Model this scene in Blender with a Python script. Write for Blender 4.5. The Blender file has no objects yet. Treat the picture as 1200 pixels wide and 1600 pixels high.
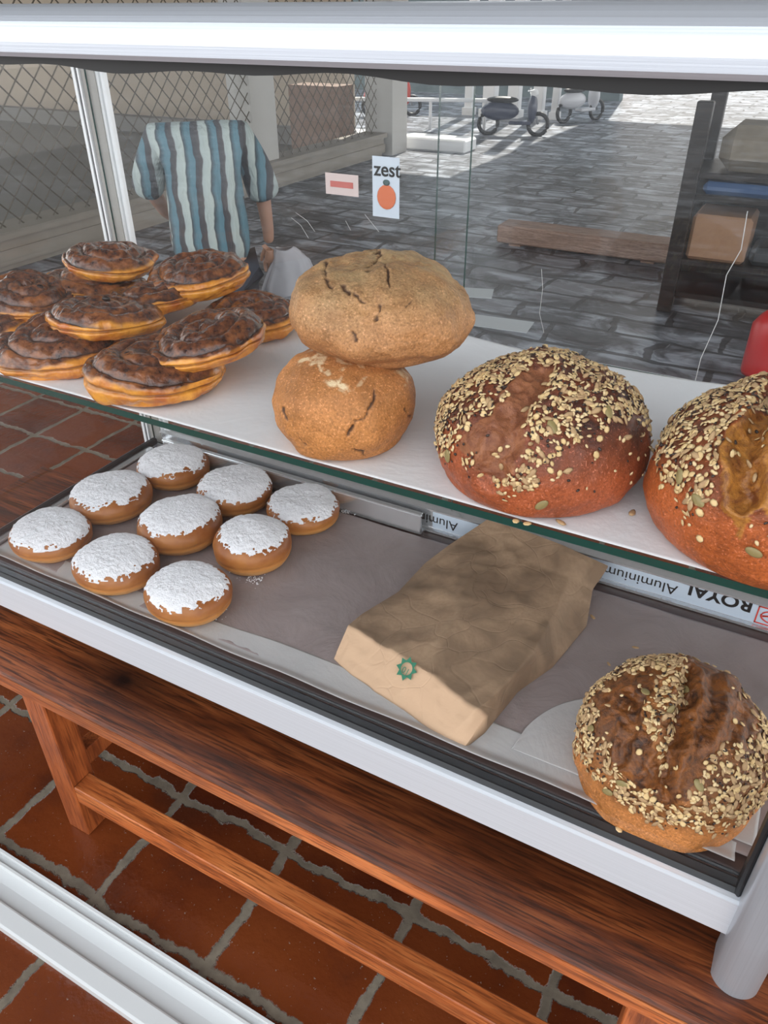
import bpy, math, random
import numpy as np
from mathutils import Vector, Matrix

# ------------------------------------------------------------------ camera, sky, sun, exposure
S = bpy.context.scene
COL = S.collection
FPX = 1195.0
CAM = np.array([0.0, -0.396, 0.55])
YAW, PITCH, ROLL = map(math.radians, (28.5, 33.5, 0.2))
_f = np.array([-math.sin(YAW)*math.cos(PITCH), math.cos(YAW)*math.cos(PITCH), -math.sin(PITCH)])
_r = np.array([math.cos(YAW), math.sin(YAW), 0.0])
_d = np.cross(_f, _r)
RM = np.array([_r*math.cos(ROLL)+_d*math.sin(ROLL), -_r*math.sin(ROLL)+_d*math.cos(ROLL), _f])
cd = bpy.data.cameras.new('camera'); co = bpy.data.objects.new('camera', cd); COL.objects.link(co)
cd.sensor_fit = 'VERTICAL'; cd.sensor_height = 36; cd.lens = FPX/1600*36; cd.clip_start = 0.02; cd.clip_end = 300
M = Matrix.Identity(4)
for i in range(3):
    M[i][0] = RM[0][i]; M[i][1] = -RM[1][i]; M[i][2] = -RM[2][i]; M[i][3] = CAM[i]
co.matrix_world = M
S.camera = co

SKY = 2.6
SUN = 7.0
EXPO = 0.0
w = bpy.data.worlds.new('sky'); S.world = w; w.use_nodes = True
nt = w.node_tree; bg = nt.nodes['Background']
tc = nt.nodes.new('ShaderNodeTexCoord'); sp = nt.nodes.new('ShaderNodeSeparateXYZ'); rp = nt.nodes.new('ShaderNodeValToRGB')
nt.links.new(tc.outputs['Generated'], sp.inputs[0]); nt.links.new(sp.outputs['Z'], rp.inputs[0]); nt.links.new(rp.outputs[0], bg.inputs[0])
rp.color_ramp.elements[0].position = 0.0; rp.color_ramp.elements[0].color = (1.0, 0.985, 0.96, 1)
rp.color_ramp.elements[1].position = 0.6; rp.color_ramp.elements[1].color = (0.86, 0.93, 1.0, 1)
bg.inputs[1].default_value = SKY
sl = bpy.data.lights.new('sun', 'SUN'); sl.energy = SUN; sl.angle = math.radians(0.6); sl.color = (1, .95, .86)
so = bpy.data.objects.new('sun', sl); COL.objects.link(so)
so.rotation_euler = (math.radians(-38), math.radians(-8), 0)       # from the far end of the street
S.view_settings.view_transform = 'Standard'; S.view_settings.look = 'None'
S.view_settings.gamma = 1; S.view_settings.use_curve_mapping = False
S.view_settings.exposure = EXPO
S.cycles.transparent_max_bounces = 24

def ray(px, py): return RM.T @ np.array([(px-600)/FPX, (py-800)/FPX, 1.0])
def at(px, py, z):
    r = ray(px, py); return CAM + r*((z-CAM[2])/r[2])
def aty(px, py, y):
    r = ray(px, py); return CAM + r*((y-CAM[1])/r[1])
def atx(px, py, x):
    r = ray(px, py); return CAM + r*((x-CAM[0])/r[0])
def proj(P):
    c = (np.asarray(P)-CAM) @ RM.T
    return 600+FPX*c[:, 0]/c[:, 2], 800+FPX*c[:, 1]/c[:, 2]

# ------------------------------------------------------------------ node helpers
def mat(name, color=(.8, .8, .8), rough=.6, metal=0.0, spec=.5, **kw):
    m = bpy.data.materials.new(name); m.use_nodes = True
    b = m.node_tree.nodes['Principled BSDF']
    b.inputs['Base Color'].default_value = (*color, 1); b.inputs['Roughness'].default_value = rough
    b.inputs['Metallic'].default_value = metal; b.inputs['Specular IOR Level'].default_value = spec
    for k, v in kw.items(): b.inputs[k].default_value = v
    return m
class NT:
    def __init__(s, m): s.m = m; s.t = m.node_tree; s.b = s.t.nodes['Principled BSDF']
    def n(s, typ, **kw):
        x = s.t.nodes.new(typ)
        for k, v in kw.items(): setattr(x, k, v)
        return x
    def l(s, a, b): s.t.links.new(a, b)
    def coord(s, scale=(1, 1, 1), rot=(0, 0, 0), loc=(0, 0, 0), kind='Object'):
        c = s.n('ShaderNodeTexCoord'); m = s.n('ShaderNodeMapping')
        m.inputs['Scale'].default_value = scale; m.inputs['Rotation'].default_value = rot; m.inputs['Location'].default_value = loc
        s.l(c.outputs[kind], m.inputs[0]); return m.outputs[0]
    def noise(s, vec, scale, detail=4, rough=.55, dist=0, out=0):
        x = s.n('ShaderNodeTexNoise'); x.inputs['Scale'].default_value = scale; x.inputs['Detail'].default_value = detail
        x.inputs['Roughness'].default_value = rough; x.inputs['Distortion'].default_value = dist
        s.l(vec, x.inputs['Vector']); return x.outputs[out]
    def ramp(s, fac, stops):
        r = s.n('ShaderNodeValToRGB'); e = r.color_ramp.elements
        while len(e) < len(stops): e.new(.5)
        for i, (p, c) in enumerate(stops):
            e[i].position = p; e[i].color = (*c, 1) if len(c) == 3 else c
        s.l(fac, r.inputs[0]); return r.outputs[0]
    def mix(s, fac, a, b, blend='MIX'):
        x = s.n('ShaderNodeMix', data_type='RGBA', blend_type=blend)
        for sock, v in ((0, fac), (6, a), (7, b)):
            if isinstance(v, (int, float)): x.inputs[sock].default_value = v
            elif isinstance(v, tuple): x.inputs[sock].default_value = (*v, 1)
            else: s.l(v, x.inputs[sock])
        return x.outputs[2]
    def math(s, op, a, b=0.0, c=0.0):
        x = s.n('ShaderNodeMath', operation=op)
        for i, v in enumerate((a, b, c)):
            if isinstance(v, (int, float)): x.inputs[i].default_value = v
            else: s.l(v, x.inputs[i])
        return x.outputs[0]
    def attr(s, name):
        a = s.n('ShaderNodeAttribute', attribute_name=name); return a.outputs['Fac']
    def col(s, v): s.l(v, s.b.inputs['Base Color'])
    def bump(s, h, dist=.001, strength=1.0):
        x = s.n('ShaderNodeBump'); x.inputs['Distance'].default_value = dist; x.inputs['Strength'].default_value = strength
        s.l(h, x.inputs['Height']); s.l(x.outputs[0], s.b.inputs['Normal'])

# ------------------------------------------------------------------ materials
def glass_mat(name, tint=(.93, .97, .96), f0=.04):
    m = bpy.data.materials.new(name); m.use_nodes = True; t = m.node_tree; t.nodes.clear()
    o = t.nodes.new('ShaderNodeOutputMaterial'); mx = t.nodes.new('ShaderNodeMixShader')
    tr = t.nodes.new('ShaderNodeBsdfTransparent'); tr.inputs[0].default_value = (*tint, 1)
    gl = t.nodes.new('ShaderNodeBsdfGlossy'); gl.inputs['Roughness'].default_value = 0.0; gl.inputs[0].default_value = (1, 1, 1, 1)
    lw = t.nodes.new('ShaderNodeLayerWeight'); lw.inputs[0].default_value = .5
    p = t.nodes.new('ShaderNodeMath'); p.operation = 'POWER'; p.inputs[1].default_value = 5
    a = t.nodes.new('ShaderNodeMath'); a.operation = 'MULTIPLY_ADD'; a.inputs[1].default_value = 1-f0; a.inputs[2].default_value = f0
    L = t.links.new
    L(lw.outputs['Facing'], p.inputs[0]); L(p.outputs[0], a.inputs[0]); L(a.outputs[0], mx.inputs[0])
    L(tr.outputs[0], mx.inputs[1]); L(gl.outputs[0], mx.inputs[2]); L(mx.outputs[0], o.inputs[0])
    return m
GLASS = glass_mat('clear_glass', (.99, .99, .988), .010)
GLASSD = glass_mat('door_glass', (.975, .98, .98), .022)
EDGE = mat('green_glass_edge', (.004, .045, .035), .12)

def alu_mat(name, c, rough, metal, axis=0):
    m = mat(name, c, rough, metal); N = NT(m)
    sc = [1, 1, 1]; sc = [900, 900, 900]; sc[axis] = 3
    v = N.coord(tuple(sc)); h = N.noise(v, 1.0, 2)
    N.col(N.mix(h, tuple(x*.86 for x in c), tuple(min(1, x*1.08) for x in c)))
    N.bump(h, .0001, .5)
    return m
ALU = alu_mat('brushed_aluminium', (.62, .65, .71), .30, .6)
ALUR = alu_mat('brushed_aluminium_rail', (.78, .81, .86), .38, .42)
ALUV = alu_mat('brushed_aluminium_upright', (.50, .52, .56), .35, .6, 2)
ALUP = mat('polished_aluminium', (.80, .82, .84), .18, .8)
WHITE_ALU = mat('white_coated_aluminium', (.80, .82, .84), .35, .1)
FILM = mat('protective_film', (.62, .72, .84), .25, .1)
RUBBER = mat('black_rubber', (.008, .008, .009), .45)
INK = mat('black_ink', (.015, .015, .015), .5)
REDINK = mat('red_ink', (.65, .05, .03), .5)
GREENINK = mat('green_ink', (.02, .16, .09), .7)
DARKTRAY = mat('dark_deck', (.06, .035, .03), .4)

def paper_mat(name, c1, c2, rough=.7, wr=.0012, sc=14):
    m = mat(name, c1, rough, 0, .35); N = NT(m)
    v = N.coord(); a = N.noise(v, sc, 6, .6, .6); b = N.noise(v, 160, 3)
    N.col(N.mix(N.math('MULTIPLY', a, 1.0), c1, c2))
    N.bump(N.math('ADD', a, N.math('MULTIPLY', b, .06)), wr*4, .7)
    return m
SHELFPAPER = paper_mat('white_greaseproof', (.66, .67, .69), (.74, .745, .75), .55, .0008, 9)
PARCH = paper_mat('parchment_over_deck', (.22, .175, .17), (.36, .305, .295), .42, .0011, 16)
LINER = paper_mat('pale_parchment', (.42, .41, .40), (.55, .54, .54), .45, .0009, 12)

def kraft():
    m = mat('kraft_paper', (.4, .27, .17), .75); N = NT(m); v = N.coord()
    a = N.noise(v, 9, 5, .6, 1.0); b = N.noise(v, 300, 3); g = N.noise(v, 22, 3, .5, .4)
    c = N.mix(b, (.27, .175, .105), (.40, .27, .17))
    c = N.mix(N.ramp(g, [(.42, (0, 0, 0)), (.62, (1, 1, 1))]), c, (.215, .14, .085))
    light = N.attr('fold')
    c = N.mix(light, c, (.56, .37, .235))
    N.col(c); vv = N.n('ShaderNodeTexVoronoi', feature='DISTANCE_TO_EDGE'); vv.inputs['Scale'].default_value = 17
    N.l(N.mix(.25, v, N.noise(v, 8, 2, out=1)), vv.inputs['Vector'])
    r = N.ramp(vv.outputs[0], [(0, (0, 0, 0)), (.035, (1, 1, 1))])
    N.bump(N.math('ADD', N.math('MULTIPLY', r, .13), N.math('ADD', a, N.math('MULTIPLY', b, .05))), .004, .55)
    return m
KRAFT = kraft()

def wood(name, dark, mid, lite, axis=0, rough=.3, coord='Object', knot=None):
    m = mat(name, mid, rough); N = NT(m)
    sc = [34, 34, 34]; sc[axis] = 2.6
    v = N.coord(tuple(sc)); a = N.noise(v, 1.0, 6, .65, 1.6)
    sc2 = [420, 420, 420]; sc2[axis] = 22
    g = N.noise(N.coord(tuple(sc2)), 1.0, 3, .6, .3)
    big = N.noise(N.coord((1.5, 5, 5) if axis == 0 else (5, 1.5, 5)), 1.4, 3)
    c = N.ramp(a, [(.30, dark), (.48, mid), (.66, lite)])
    c = N.mix(N.ramp(g, [(.38, (.8, .8, .8)), (.52, (0, 0, 0))]), c, dark)
    c = N.mix(N.ramp(big, [(.45, (0, 0, 0)), (.68, (.6, .6, .6))]), c, dark)
    if knot:
        v0 = N.coord(loc=(-knot[0], -knot[1], -knot[2]))
        mm = N.n('ShaderNodeVectorMath', operation='MULTIPLY'); mm.inputs[1].default_value = (1, 2.0, 1); N.l(v0, mm.inputs[0])
        ln = N.n('ShaderNodeVectorMath', operation='LENGTH'); N.l(N.mix(.03, mm.outputs[0], N.noise(v0, 30, 3, out=1)), ln.inputs[0])
        k = N.ramp(ln.outputs['Value'], [(.016, (1, 1, 1)), (.034, (.55, .55, .55)), (.10, (0, 0, 0))])
        c = N.mix(k, c, (.016, .006, .004))
    N.col(c); N.bump(g, .0006, .6)
    N.b.inputs['Specular IOR Level'].default_value = .35
    return m
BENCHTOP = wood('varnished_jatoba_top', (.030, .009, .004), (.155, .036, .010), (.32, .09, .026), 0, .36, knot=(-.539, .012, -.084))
BENCHX = wood('varnished_jatoba_rail_lit', (.16, .04, .012), (.48, .125, .032), (.62, .20, .06), 0, .35)  # lighter copy of the seat wood, daylight on front faces painted in
BENCHZ = wood('varnished_jatoba_leg_lit', (.14, .032, .010), (.40, .10, .026), (.52, .145, .04), 2, .35)  # same wood for the legs, also lightened for the front light

def terracotta():
    m = mat('terracotta_tiles', (.2, .05, .02), .3); N = NT(m)
    v = N.coord(); warp = N.noise(v, 17, 6, .68, out=1)
    vv = N.n('ShaderNodeVectorMath', operation='MULTIPLY_ADD'); vv.inputs[1].default_value = (.026, .040, 0); vv.inputs[2].default_value = (.735-.011+.175*10, .105-.017+.163*20, 0)
    N.l(warp, vv.inputs[0])
    ad = N.n('ShaderNodeVectorMath', operation='ADD'); N.l(v, ad.inputs[0]); N.l(vv.outputs[0], ad.inputs[1])
    br = N.n('ShaderNodeTexBrick'); br.offset = 0; br.squash = 1
    N.l(ad.outputs[0], br.inputs['Vector'])
    for k, x in (('Scale', 1), ('Brick Width', .175), ('Row Height', .163), ('Mortar Size', .0068), ('Mortar Smooth', .35), ('Bias', 0)): br.inputs[k].default_value = x
    br.inputs['Color1'].default_value = (.065, .013, .006, 1); br.inputs['Color2'].default_value = (.17, .038, .010, 1); br.inputs['Mortar'].default_value = (.14, .12, .095, 1)
    a = N.noise(v, 9, 5); sp_ = N.noise(v, 260, 2)
    tile = N.mix(N.ramp(a, [(.42, (0, 0, 0)), (.75, (.7, .7, .7))]), br.outputs['Color'], (.18, .044, .012))
    tile = N.mix(N.ramp(a, [(.3, (.6, .6, .6)), (.45, (0, 0, 0))]), tile, (.06, .018, .010))
    tile = N.mix(N.ramp(sp_, [(.70, (0, 0, 0)), (.76, (.6, .6, .6))]), tile, (.3, .25, .2))
    mort = N.mix(N.noise(v, 60, 4), (.06, .046, .032), (.25, .205, .15))
    N.col(N.mix(br.outputs['Fac'], tile, mort))
    N.l(N.math('ADD', N.math('MULTIPLY', br.outputs['Fac'], .6), N.math('MULTIPLY', a, .25)), N.b.inputs['Roughness'])
    h = N.math('SUBTRACT', N.math('MULTIPLY', N.noise(v, 90, 4), .35), br.outputs['Fac'])
    N.bump(h, .004, .8)
    return m
TERRA = terracotta()

def slate():
    m = mat('slate_paving', (.1, .1, .11), .4); N = NT(m)
    v = N.coord(rot=(0, 0, math.radians(2)))
    warp = N.noise(v, 1.6, 3, out=1)
    vv = N.n('ShaderNodeVectorMath', operation='MULTIPLY_ADD'); vv.inputs[1].default_value = (.30, .18, 0); N.l(warp, vv.inputs[0]); N.l(v, vv.inputs[2])
    br = N.n('ShaderNodeTexBrick'); br.offset = .5; br.offset_frequency = 2
    N.l(vv.outputs[0], br.inputs['Vector'])
    for k, x in (('Scale', 1), ('Brick Width', .62), ('Row Height', .30), ('Mortar Size', .022), ('Mortar Smooth', .3), ('Bias', 0)): br.inputs[k].default_value = x
    br.inputs['Color1'].default_value = (.055, .06, .072, 1); br.inputs['Color2'].default_value = (.20, .205, .23, 1); br.inputs['Mortar'].default_value = (.02, .02, .024, 1)
    a = N.noise(v, 3.2, 6, .65, .8); st = N.noise(N.coord((1.3, 3.2, 1)), 1.6, 5, .62, .6)
    c = N.mix(N.ramp(st, [(.46, (0, 0, 0)), (.62, (.85, .85, .85))]), br.outputs['Color'], (.46, .50, .57))  # pale blue streaks: highlights and glass veil painted into the stone colour
    c = N.mix(N.ramp(a, [(.40, (.85, .85, .85)), (.54, (0, 0, 0))]), c, (.018, .019, .024))
    c = N.mix(N.math('MULTIPLY', br.outputs['Fac'], .8), c, (.012, .012, .015))
    N.col(c)
    N.bump(N.math('SUBTRACT', a, N.math('MULTIPLY', br.outputs['Fac'], .5)), .02, .5)
    return m
SLATE = slate()

def mottled(name, c1, c2, sc=6, rough=.7, bump=.004):
    m = mat(name, c1, rough); N = NT(m); v = N.coord(); a = N.noise(v, sc, 5)
    N.col(N.mix(a, c1, c2)); N.bump(a, bump, .6); return m
PLINTH = mottled('stone_moulding', (.20, .18, .15), (.30, .27, .23), 4)
GREYWALL = mottled('grey_render', (.15, .145, .135), (.20, .19, .175), 1.5)
BEIGEWALL = mottled('sand_render', (.36, .30, .235), (.46, .385, .30), 1.2)
RUBBLE = mottled('brown_brick', (.15, .09, .06), (.32, .22, .17), 5)
PILLAR = mottled('pale_plaster', (.40, .39, .37), (.50, .49, .47), 2)
WHITEP = mottled('white_paint', (.75, .76, .77), (.85, .85, .86), 2)
WIRE = mat('dark_wire', (.10, .085, .065), .6)
DARKWOOD = wood('dark_stained_wood', (.006, .005, .005), (.018, .014, .012), (.04, .03, .026), 0, .4)
BEAMWOOD = wood('weathered_timber', (.16, .10, .075), (.33, .22, .17), (.45, .32, .26), 0, .6)
ROOFM = mottled('ceiling_board', (.35, .34, .32), (.4, .39, .37), 2)

def crust(name, base, top, crack=(.085, .038, .018), rough=.55, tscale=70, bumpd=.0012, flour=(.75, .58, .36), bare=None):
    m = mat(name, base, rough, 0, .4); N = NT(m); v = N.coord()
    a = N.noise(v, 22, 5, .6); f = N.noise(v, 560, 3, .7); mid = N.noise(v, tscale, 4, .6)
    c = N.mix(N.attr('tone'), base, top); c = N.mix(N.ramp(mid, [(.38, (.5, .5, .5)), (.55, (0, 0, 0))]), c, tuple(x*.5 for x in base))
    c = N.mix(N.ramp(a, [(.35, (0, 0, 0)), (.7, (.5, .5, .5))]), c, tuple(min(1, x*1.5) for x in base))
    c = N.mix(N.ramp(f, [(.36, (.55, .55, .55)), (.5, (0, 0, 0))]), c, tuple(x*.4 for x in base))
    c = N.mix(N.ramp(f, [(.60, (0, 0, 0)), (.66, (.7, .7, .7))]), c, tuple(min(1, x*1.7+.10) for x in base))
    if bare: c = N.mix(N.attr('bare'), c, N.mix(N.ramp(N.noise(v, 75, 5, .75, .8), [(.36, (0, 0, 0)), (.62, (1, 1, 1))]), bare[0], bare[1]))
    c = N.mix(N.math('MULTIPLY', N.attr('flour'), N.ramp(N.noise(v, 190, 3, .7), [(.35, (0, 0, 0)), (.55, (1, 1, 1))])), c, flour)
    c = N.mix(N.attr('crack'), c, crack)
    N.col(c)
    N.bump(N.math('ADD', N.math('MULTIPLY', mid, .8), N.math('MULTIPLY', f, .5)), bumpd, .9)
    return m
RYE_LOW = crust('golden_rye_crust', (.50, .205, .058), (.38, .15, .045))
RYE_UP = crust('pale_rye_crust', (.43, .20, .075), (.40, .245, .115), flour=(.5, .36, .18))
SEED_A = crust('seeded_crust_reddish', (.36, .085, .026), (.030, .015, .013), rough=.45, bare=((.17, .050, .020), (.34, .13, .055)))
SEED_B = crust('seeded_crust_orange', (.42, .10, .022), (.035, .015, .010), rough=.4, bare=((.16, .045, .008), (.48, .20, .035)))
SEED_C = crust('seeded_crust_dark', (.50, .19, .05), (.035, .013, .007), rough=.42, bare=((.035, .011, .004), (.26, .085, .016)))
def simple_noise(name, c1, c2, sc, rough=.7, b=.0005):
    m = mat(name, c1, rough); N = NT(m); v = N.coord(); N.col(N.mix(N.noise(v, sc, 3), c1, c2)); return m
SESAME = simple_noise('sesame', (.62, .42, .19), (.88, .70, .42), 120)
KERNEL = simple_noise('sunflower_kernel', (.30, .17, .08), (.62, .42, .22), 110)
FLAKE = simple_noise('oat_flake', (.55, .33, .12), (.90, .70, .38), 110)
DARKSEED = simple_noise('dark_seed', (.018, .012, .010), (.05, .03, .022), 60, .4)
PUMPKIN = simple_noise('pumpkin_seed', (.20, .15, .05), (.33, .26, .11), 60, .45)

def doughnut_mat():
    m = mat('fried_dough', (.5, .2, .05), .42, 0, .45); N = NT(m); v = N.coord()
    a = N.noise(v, 30, 4)
    c = N.ramp(N.attr('tone'), [(.0, (.52, .22, .06)), (.20, (.66, .36, .12)), (.36, (.42, .15, .03)), (.6, (.27, .08, .016))])
    c = N.mix(N.ramp(a, [(.4, (0, 0, 0)), (.7, (.5, .5, .5))]), c, (.60, .26, .07))
    N.col(c); N.bump(N.noise(v, 120, 4), .0008, .6); return m
DOUGH = doughnut_mat()
def sugar_mat():
    m = mat('powdered_sugar', (.86, .86, .88), .95, 0, .1); N = NT(m); v = N.coord()
    a = N.noise(v, 260, 4, .7); b = N.noise(v, 60, 4)
    N.col(N.ramp(a, [(.25, (.45, .42, .42)), (.42, (.86, .86, .89))])); N.bump(N.math('ADD', a, b), .0022, 1.0); return m
SUGAR = sugar_mat()
def pastry_mat():
    m = mat('glazed_pastry', (.3, .1, .03), .22, 0, .5); N = NT(m); v = N.coord()
    a = N.noise(v, 35, 5, .65); f = N.noise(v, 150, 4, .65)
    side = N.mix(N.ramp(a, [(.35, (0, 0, 0)), (.65, (1, 1, 1))]), (.46, .12, .014), (.82, .36, .045))
    top = N.mix(N.ramp(f, [(.35, (0, 0, 0)), (.65, (1, 1, 1))]), (.032, .010, .006), (.17, .055, .020))
    top = N.mix(N.ramp(a, [(.50, (0, 0, 0)), (.70, (.8, .8, .8))]), top, (.40, .14, .04))
    c = N.mix(N.attr('tone'), side, top)
    c = N.mix(N.attr('crack'), c, (.028, .011, .006))
    N.col(c); N.bump(N.math('ADD', f, a), .0012, .8)
    N.b.inputs['Coat Weight'].default_value = .35; N.b.inputs['Coat Roughness'].default_value = .1
    return m
PASTRY = pastry_mat()
RAISIN = mat('raisin', (.015, .007, .005), .35)

# ------------------------------------------------------------------ mesh helpers
def link(name, me, parent=None, m=None):
    o = bpy.data.objects.new(name, me); COL.objects.link(o)
    if m is not None:
        for k in (m if isinstance(m, (list, tuple)) else [m]): me.materials.append(k)
    if parent is not None: o.parent = parent
    return o
def tag(o, label=None, cat=None, group=None, kind=None):
    if label: o['label'] = label
    if cat: o['category'] = cat
    if group: o['group'] = group
    if kind: o['kind'] = kind
    return o
def empty(name, loc=(0, 0, 0), rot=(0, 0, 0)):
    o = bpy.data.objects.new(name, None); COL.objects.link(o); o.location = loc; o.rotation_euler = rot; o.empty_display_size = .05; return o
class MB:
    def __init__(s): s.v = []; s.f = []; s.mi = []; s.sm = []
    def add(s, vs, fs, mi=0, sm=False):
        n = len(s.v); s.v += [tuple(map(float, p)) for p in vs]
        for f in fs: s.f.append(tuple(n+i for i in f)); s.mi.append(mi); s.sm.append(sm)
        return s
    def box(s, x0, x1, y0, y1, z0, z1, mi=0, edge_mi=None, bev=0.0):
        if bev > 0:
            b = min(bev, (x1-x0)/2.01, (y1-y0)/2.01, (z1-z0)/2.01)
            vs = []; idx = {}
            for X in (0, 1):
                for Y in (0, 1):
                    for Z in (0, 1):
                        for ax in range(3):
                            p = [(x0, x1)[X], (y0, y1)[Y], (z0, z1)[Z]]
                            for k, sgn in enumerate((X, Y, Z)):
                                if k != ax: p[k] += b if sgn == 0 else -b
                            idx[(X, Y, Z, ax)] = len(vs); vs.append(p)
            fs = []
            for X in (0, 1): fs.append([idx[(X, a, c, 0)] for a, c in ((0, 0), (1, 0), (1, 1), (0, 1))])
            for Y in (0, 1): fs.append([idx[(a, Y, c, 1)] for a, c in ((0, 0), (1, 0), (1, 1), (0, 1))])
            for Z in (0, 1): fs.append([idx[(a, c, Z, 2)] for a, c in ((0, 0), (1, 0), (1, 1), (0, 1))])
            for X in (0, 1):
                for Y in (0, 1): fs.append([idx[(X, Y, 0, 0)], idx[(X, Y, 1, 0)], idx[(X, Y, 1, 1)], idx[(X, Y, 0, 1)]])
                for Z in (0, 1): fs.append([idx[(X, 0, Z, 0)], idx[(X, 1, Z, 0)], idx[(X, 1, Z, 2)], idx[(X, 0, Z, 2)]])
            for Y in (0, 1):
                for Z in (0, 1): fs.append([idx[(0, Y, Z, 1)], idx[(1, Y, Z, 1)], idx[(1, Y, Z, 2)], idx[(0, Y, Z, 2)]])
            for X in (0, 1):
                for Y in (0, 1):
                    for Z in (0, 1): fs.append([idx[(X, Y, Z, a)] for a in range(3)])
            ctr = np.array([(x0+x1)/2, (y0+y1)/2, (z0+z1)/2]); V = np.array(vs)
            for f in fs:
                p = V[f]; n = np.cross(p[1]-p[0], p[2]-p[0])
                if np.dot(n, p.mean(0)-ctr) < 0: f.reverse()
            return s.add(vs, fs, mi)
        vs = [(x0, y0, z0), (x1, y0, z0), (x1, y1, z0), (x0, y1, z0), (x0, y0, z1), (x1, y0, z1), (x1, y1, z1), (x0, y1, z1)]
        e = mi if edge_mi is None else edge_mi
        s.add(vs, [(0, 3, 2, 1), (4, 5, 6, 7)], mi)
        n = len(s.v)-8
        for f in ((0, 1, 5, 4), (1, 2, 6, 5), (2, 3, 7, 6), (3, 0, 4, 7)): s.f.append(tuple(n+i for i in f)); s.mi.append(e); s.sm.append(False)
        return s
    def tube(s, pts, r, seg=10, mi=0, caps=True, sm=True):
        pts = [np.array(p, float) for p in pts]; rs = r if isinstance(r, (list, tuple)) else [r]*len(pts)
        rings = []
        for i, p in enumerate(pts):
            t = pts[min(i+1, len(pts)-1)]-pts[max(i-1, 0)]; t /= np.linalg.norm(t)+1e-12
            u = np.cross(t, (0, 0, 1)) if abs(t[2]) < .9 else np.cross(t, (1, 0, 0)); u /= np.linalg.norm(u); w_ = np.cross(t, u)
            rings.append([p+rs[i]*(math.cos(a)*u+math.sin(a)*w_) for a in np.linspace(0, 2*math.pi, seg, endpoint=False)])
        vs = [q for rg in rings for q in rg]; fs = []
        for i in range(len(pts)-1):
            for j in range(seg):
                k = (j+1) % seg; fs.append((i*seg+j, i*seg+k, (i+1)*seg+k, (i+1)*seg+j))
        s.add(vs, fs, mi, sm)
        if caps:
            n = len(s.v)-len(vs); s.f.append(tuple(n+j for j in range(seg))[::-1]); s.mi.append(mi); s.sm.append(False)
            s.f.append(tuple(n+(len(pts)-1)*seg+j for j in range(seg))); s.mi.append(mi); s.sm.append(False)
        return s
    def prism_x(s, prof, x0, x1, mi=0, sm=False):
        n = len(prof); vs = [(x0, y, z) for y, z in prof]+[(x1, y, z) for y, z in prof]
        fs = [(i, (i+1) % n, n+(i+1) % n, n+i) for i in range(n)]
        s.add(vs, fs, mi, sm); s.add([(x0, y, z) for y, z in prof], [tuple(range(n))[::-1]], mi); s.add([(x1, y, z) for y, z in prof], [tuple(range(n))], mi)
        return s
    def ell(s, c, r, seg=16, rings=10, mi=0, rot=None):
        vs = []; fs = []
        for i in range(rings+1):
            a = math.pi*i/rings
            for j in range(seg):
                b = 2*math.pi*j/seg; p = np.array([r[0]*math.sin(a)*math.cos(b), r[1]*math.sin(a)*math.sin(b), r[2]*math.cos(a)])
                if rot is not None: p = rot @ p
                vs.append(p+np.array(c))
        for i in range(rings):
            for j in range(seg):
                k = (j+1) % seg; fs.append((i*seg+j, (i+1)*seg+j, (i+1)*seg+k, i*seg+k))
        return s.add(vs, fs, mi, True)
    def build(s, name, m, parent=None, offset=None):
        me = bpy.data.meshes.new(name)
        v = s.v if offset is None else [(p[0]-offset[0], p[1]-offset[1], p[2]-offset[2]) for p in s.v]
        me.from_pydata(v, [], s.f); me.polygons.foreach_set('material_index', s.mi); me.polygons.foreach_set('use_smooth', s.sm)
        me.update(); me.validate()
        return link(name, me, parent, m)

def hash3(ix, iy, iz, seed):
    h = (ix.astype(np.int64)*374761393 + iy.astype(np.int64)*668265263 + iz.astype(np.int64)*2147483647 + seed*1274126177) & 0x7fffffff
    h = (h ^ (h >> 13))*1274126177 & 0x7fffffff; h = (h ^ (h >> 16)) & 0x7fffffff
    h = (h*69069+12345) & 0x7fffffff; h = h ^ (h >> 11)
    return (h % 100003)/100003.0
def vnoise(P, seed=0):
    i = np.floor(P).astype(np.int64); f = P-i; f = f*f*(3-2*f); r = 0
    for dx in (0, 1):
        for dy in (0, 1):
            for dz in (0, 1):
                wgt = (f[:, 0] if dx else 1-f[:, 0])*(f[:, 1] if dy else 1-f[:, 1])*(f[:, 2] if dz else 1-f[:, 2])
                r = r+wgt*hash3(i[:, 0]+dx, i[:, 1]+dy, i[:, 2]+dz, seed)
    return r*2-1
def fbm(P, scale, oct=4, seed=0, g=.5):
    r = 0; a = 1; Q = np.asarray(P)*scale
    for k in range(oct): r = r+a*vnoise(Q+k*17.3, seed+k); a *= g; Q = Q*2.03
    return r
def sstep(a, b, x): t = np.clip((x-a)/(b-a), 0, 1); return t*t*(3-2*t)
def polydist(x, y, pts):
    d = np.full(x.shape, 1e9)
    for (x0, y0), (x1, y1) in zip(pts[:-1], pts[1:]):
        dx, dy = x1-x0, y1-y0; t = np.clip(((x-x0)*dx+(y-y0)*dy)/(dx*dx+dy*dy+1e-9), 0, 1)
        d = np.minimum(d, np.hypot(x-x0-t*dx, y-y0-t*dy))
    return d
def inpoly(x, y, pts):
    ins = np.zeros(x.shape, bool); n = len(pts)
    for i in range(n):
        x0, y0 = pts[i]; x1, y1 = pts[(i+1) % n]
        c = ((y0 > y) != (y1 > y)) & (x < (x1-x0)*(y-y0)/(y1-y0+1e-12)+x0); ins ^= c
    return ins
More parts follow.
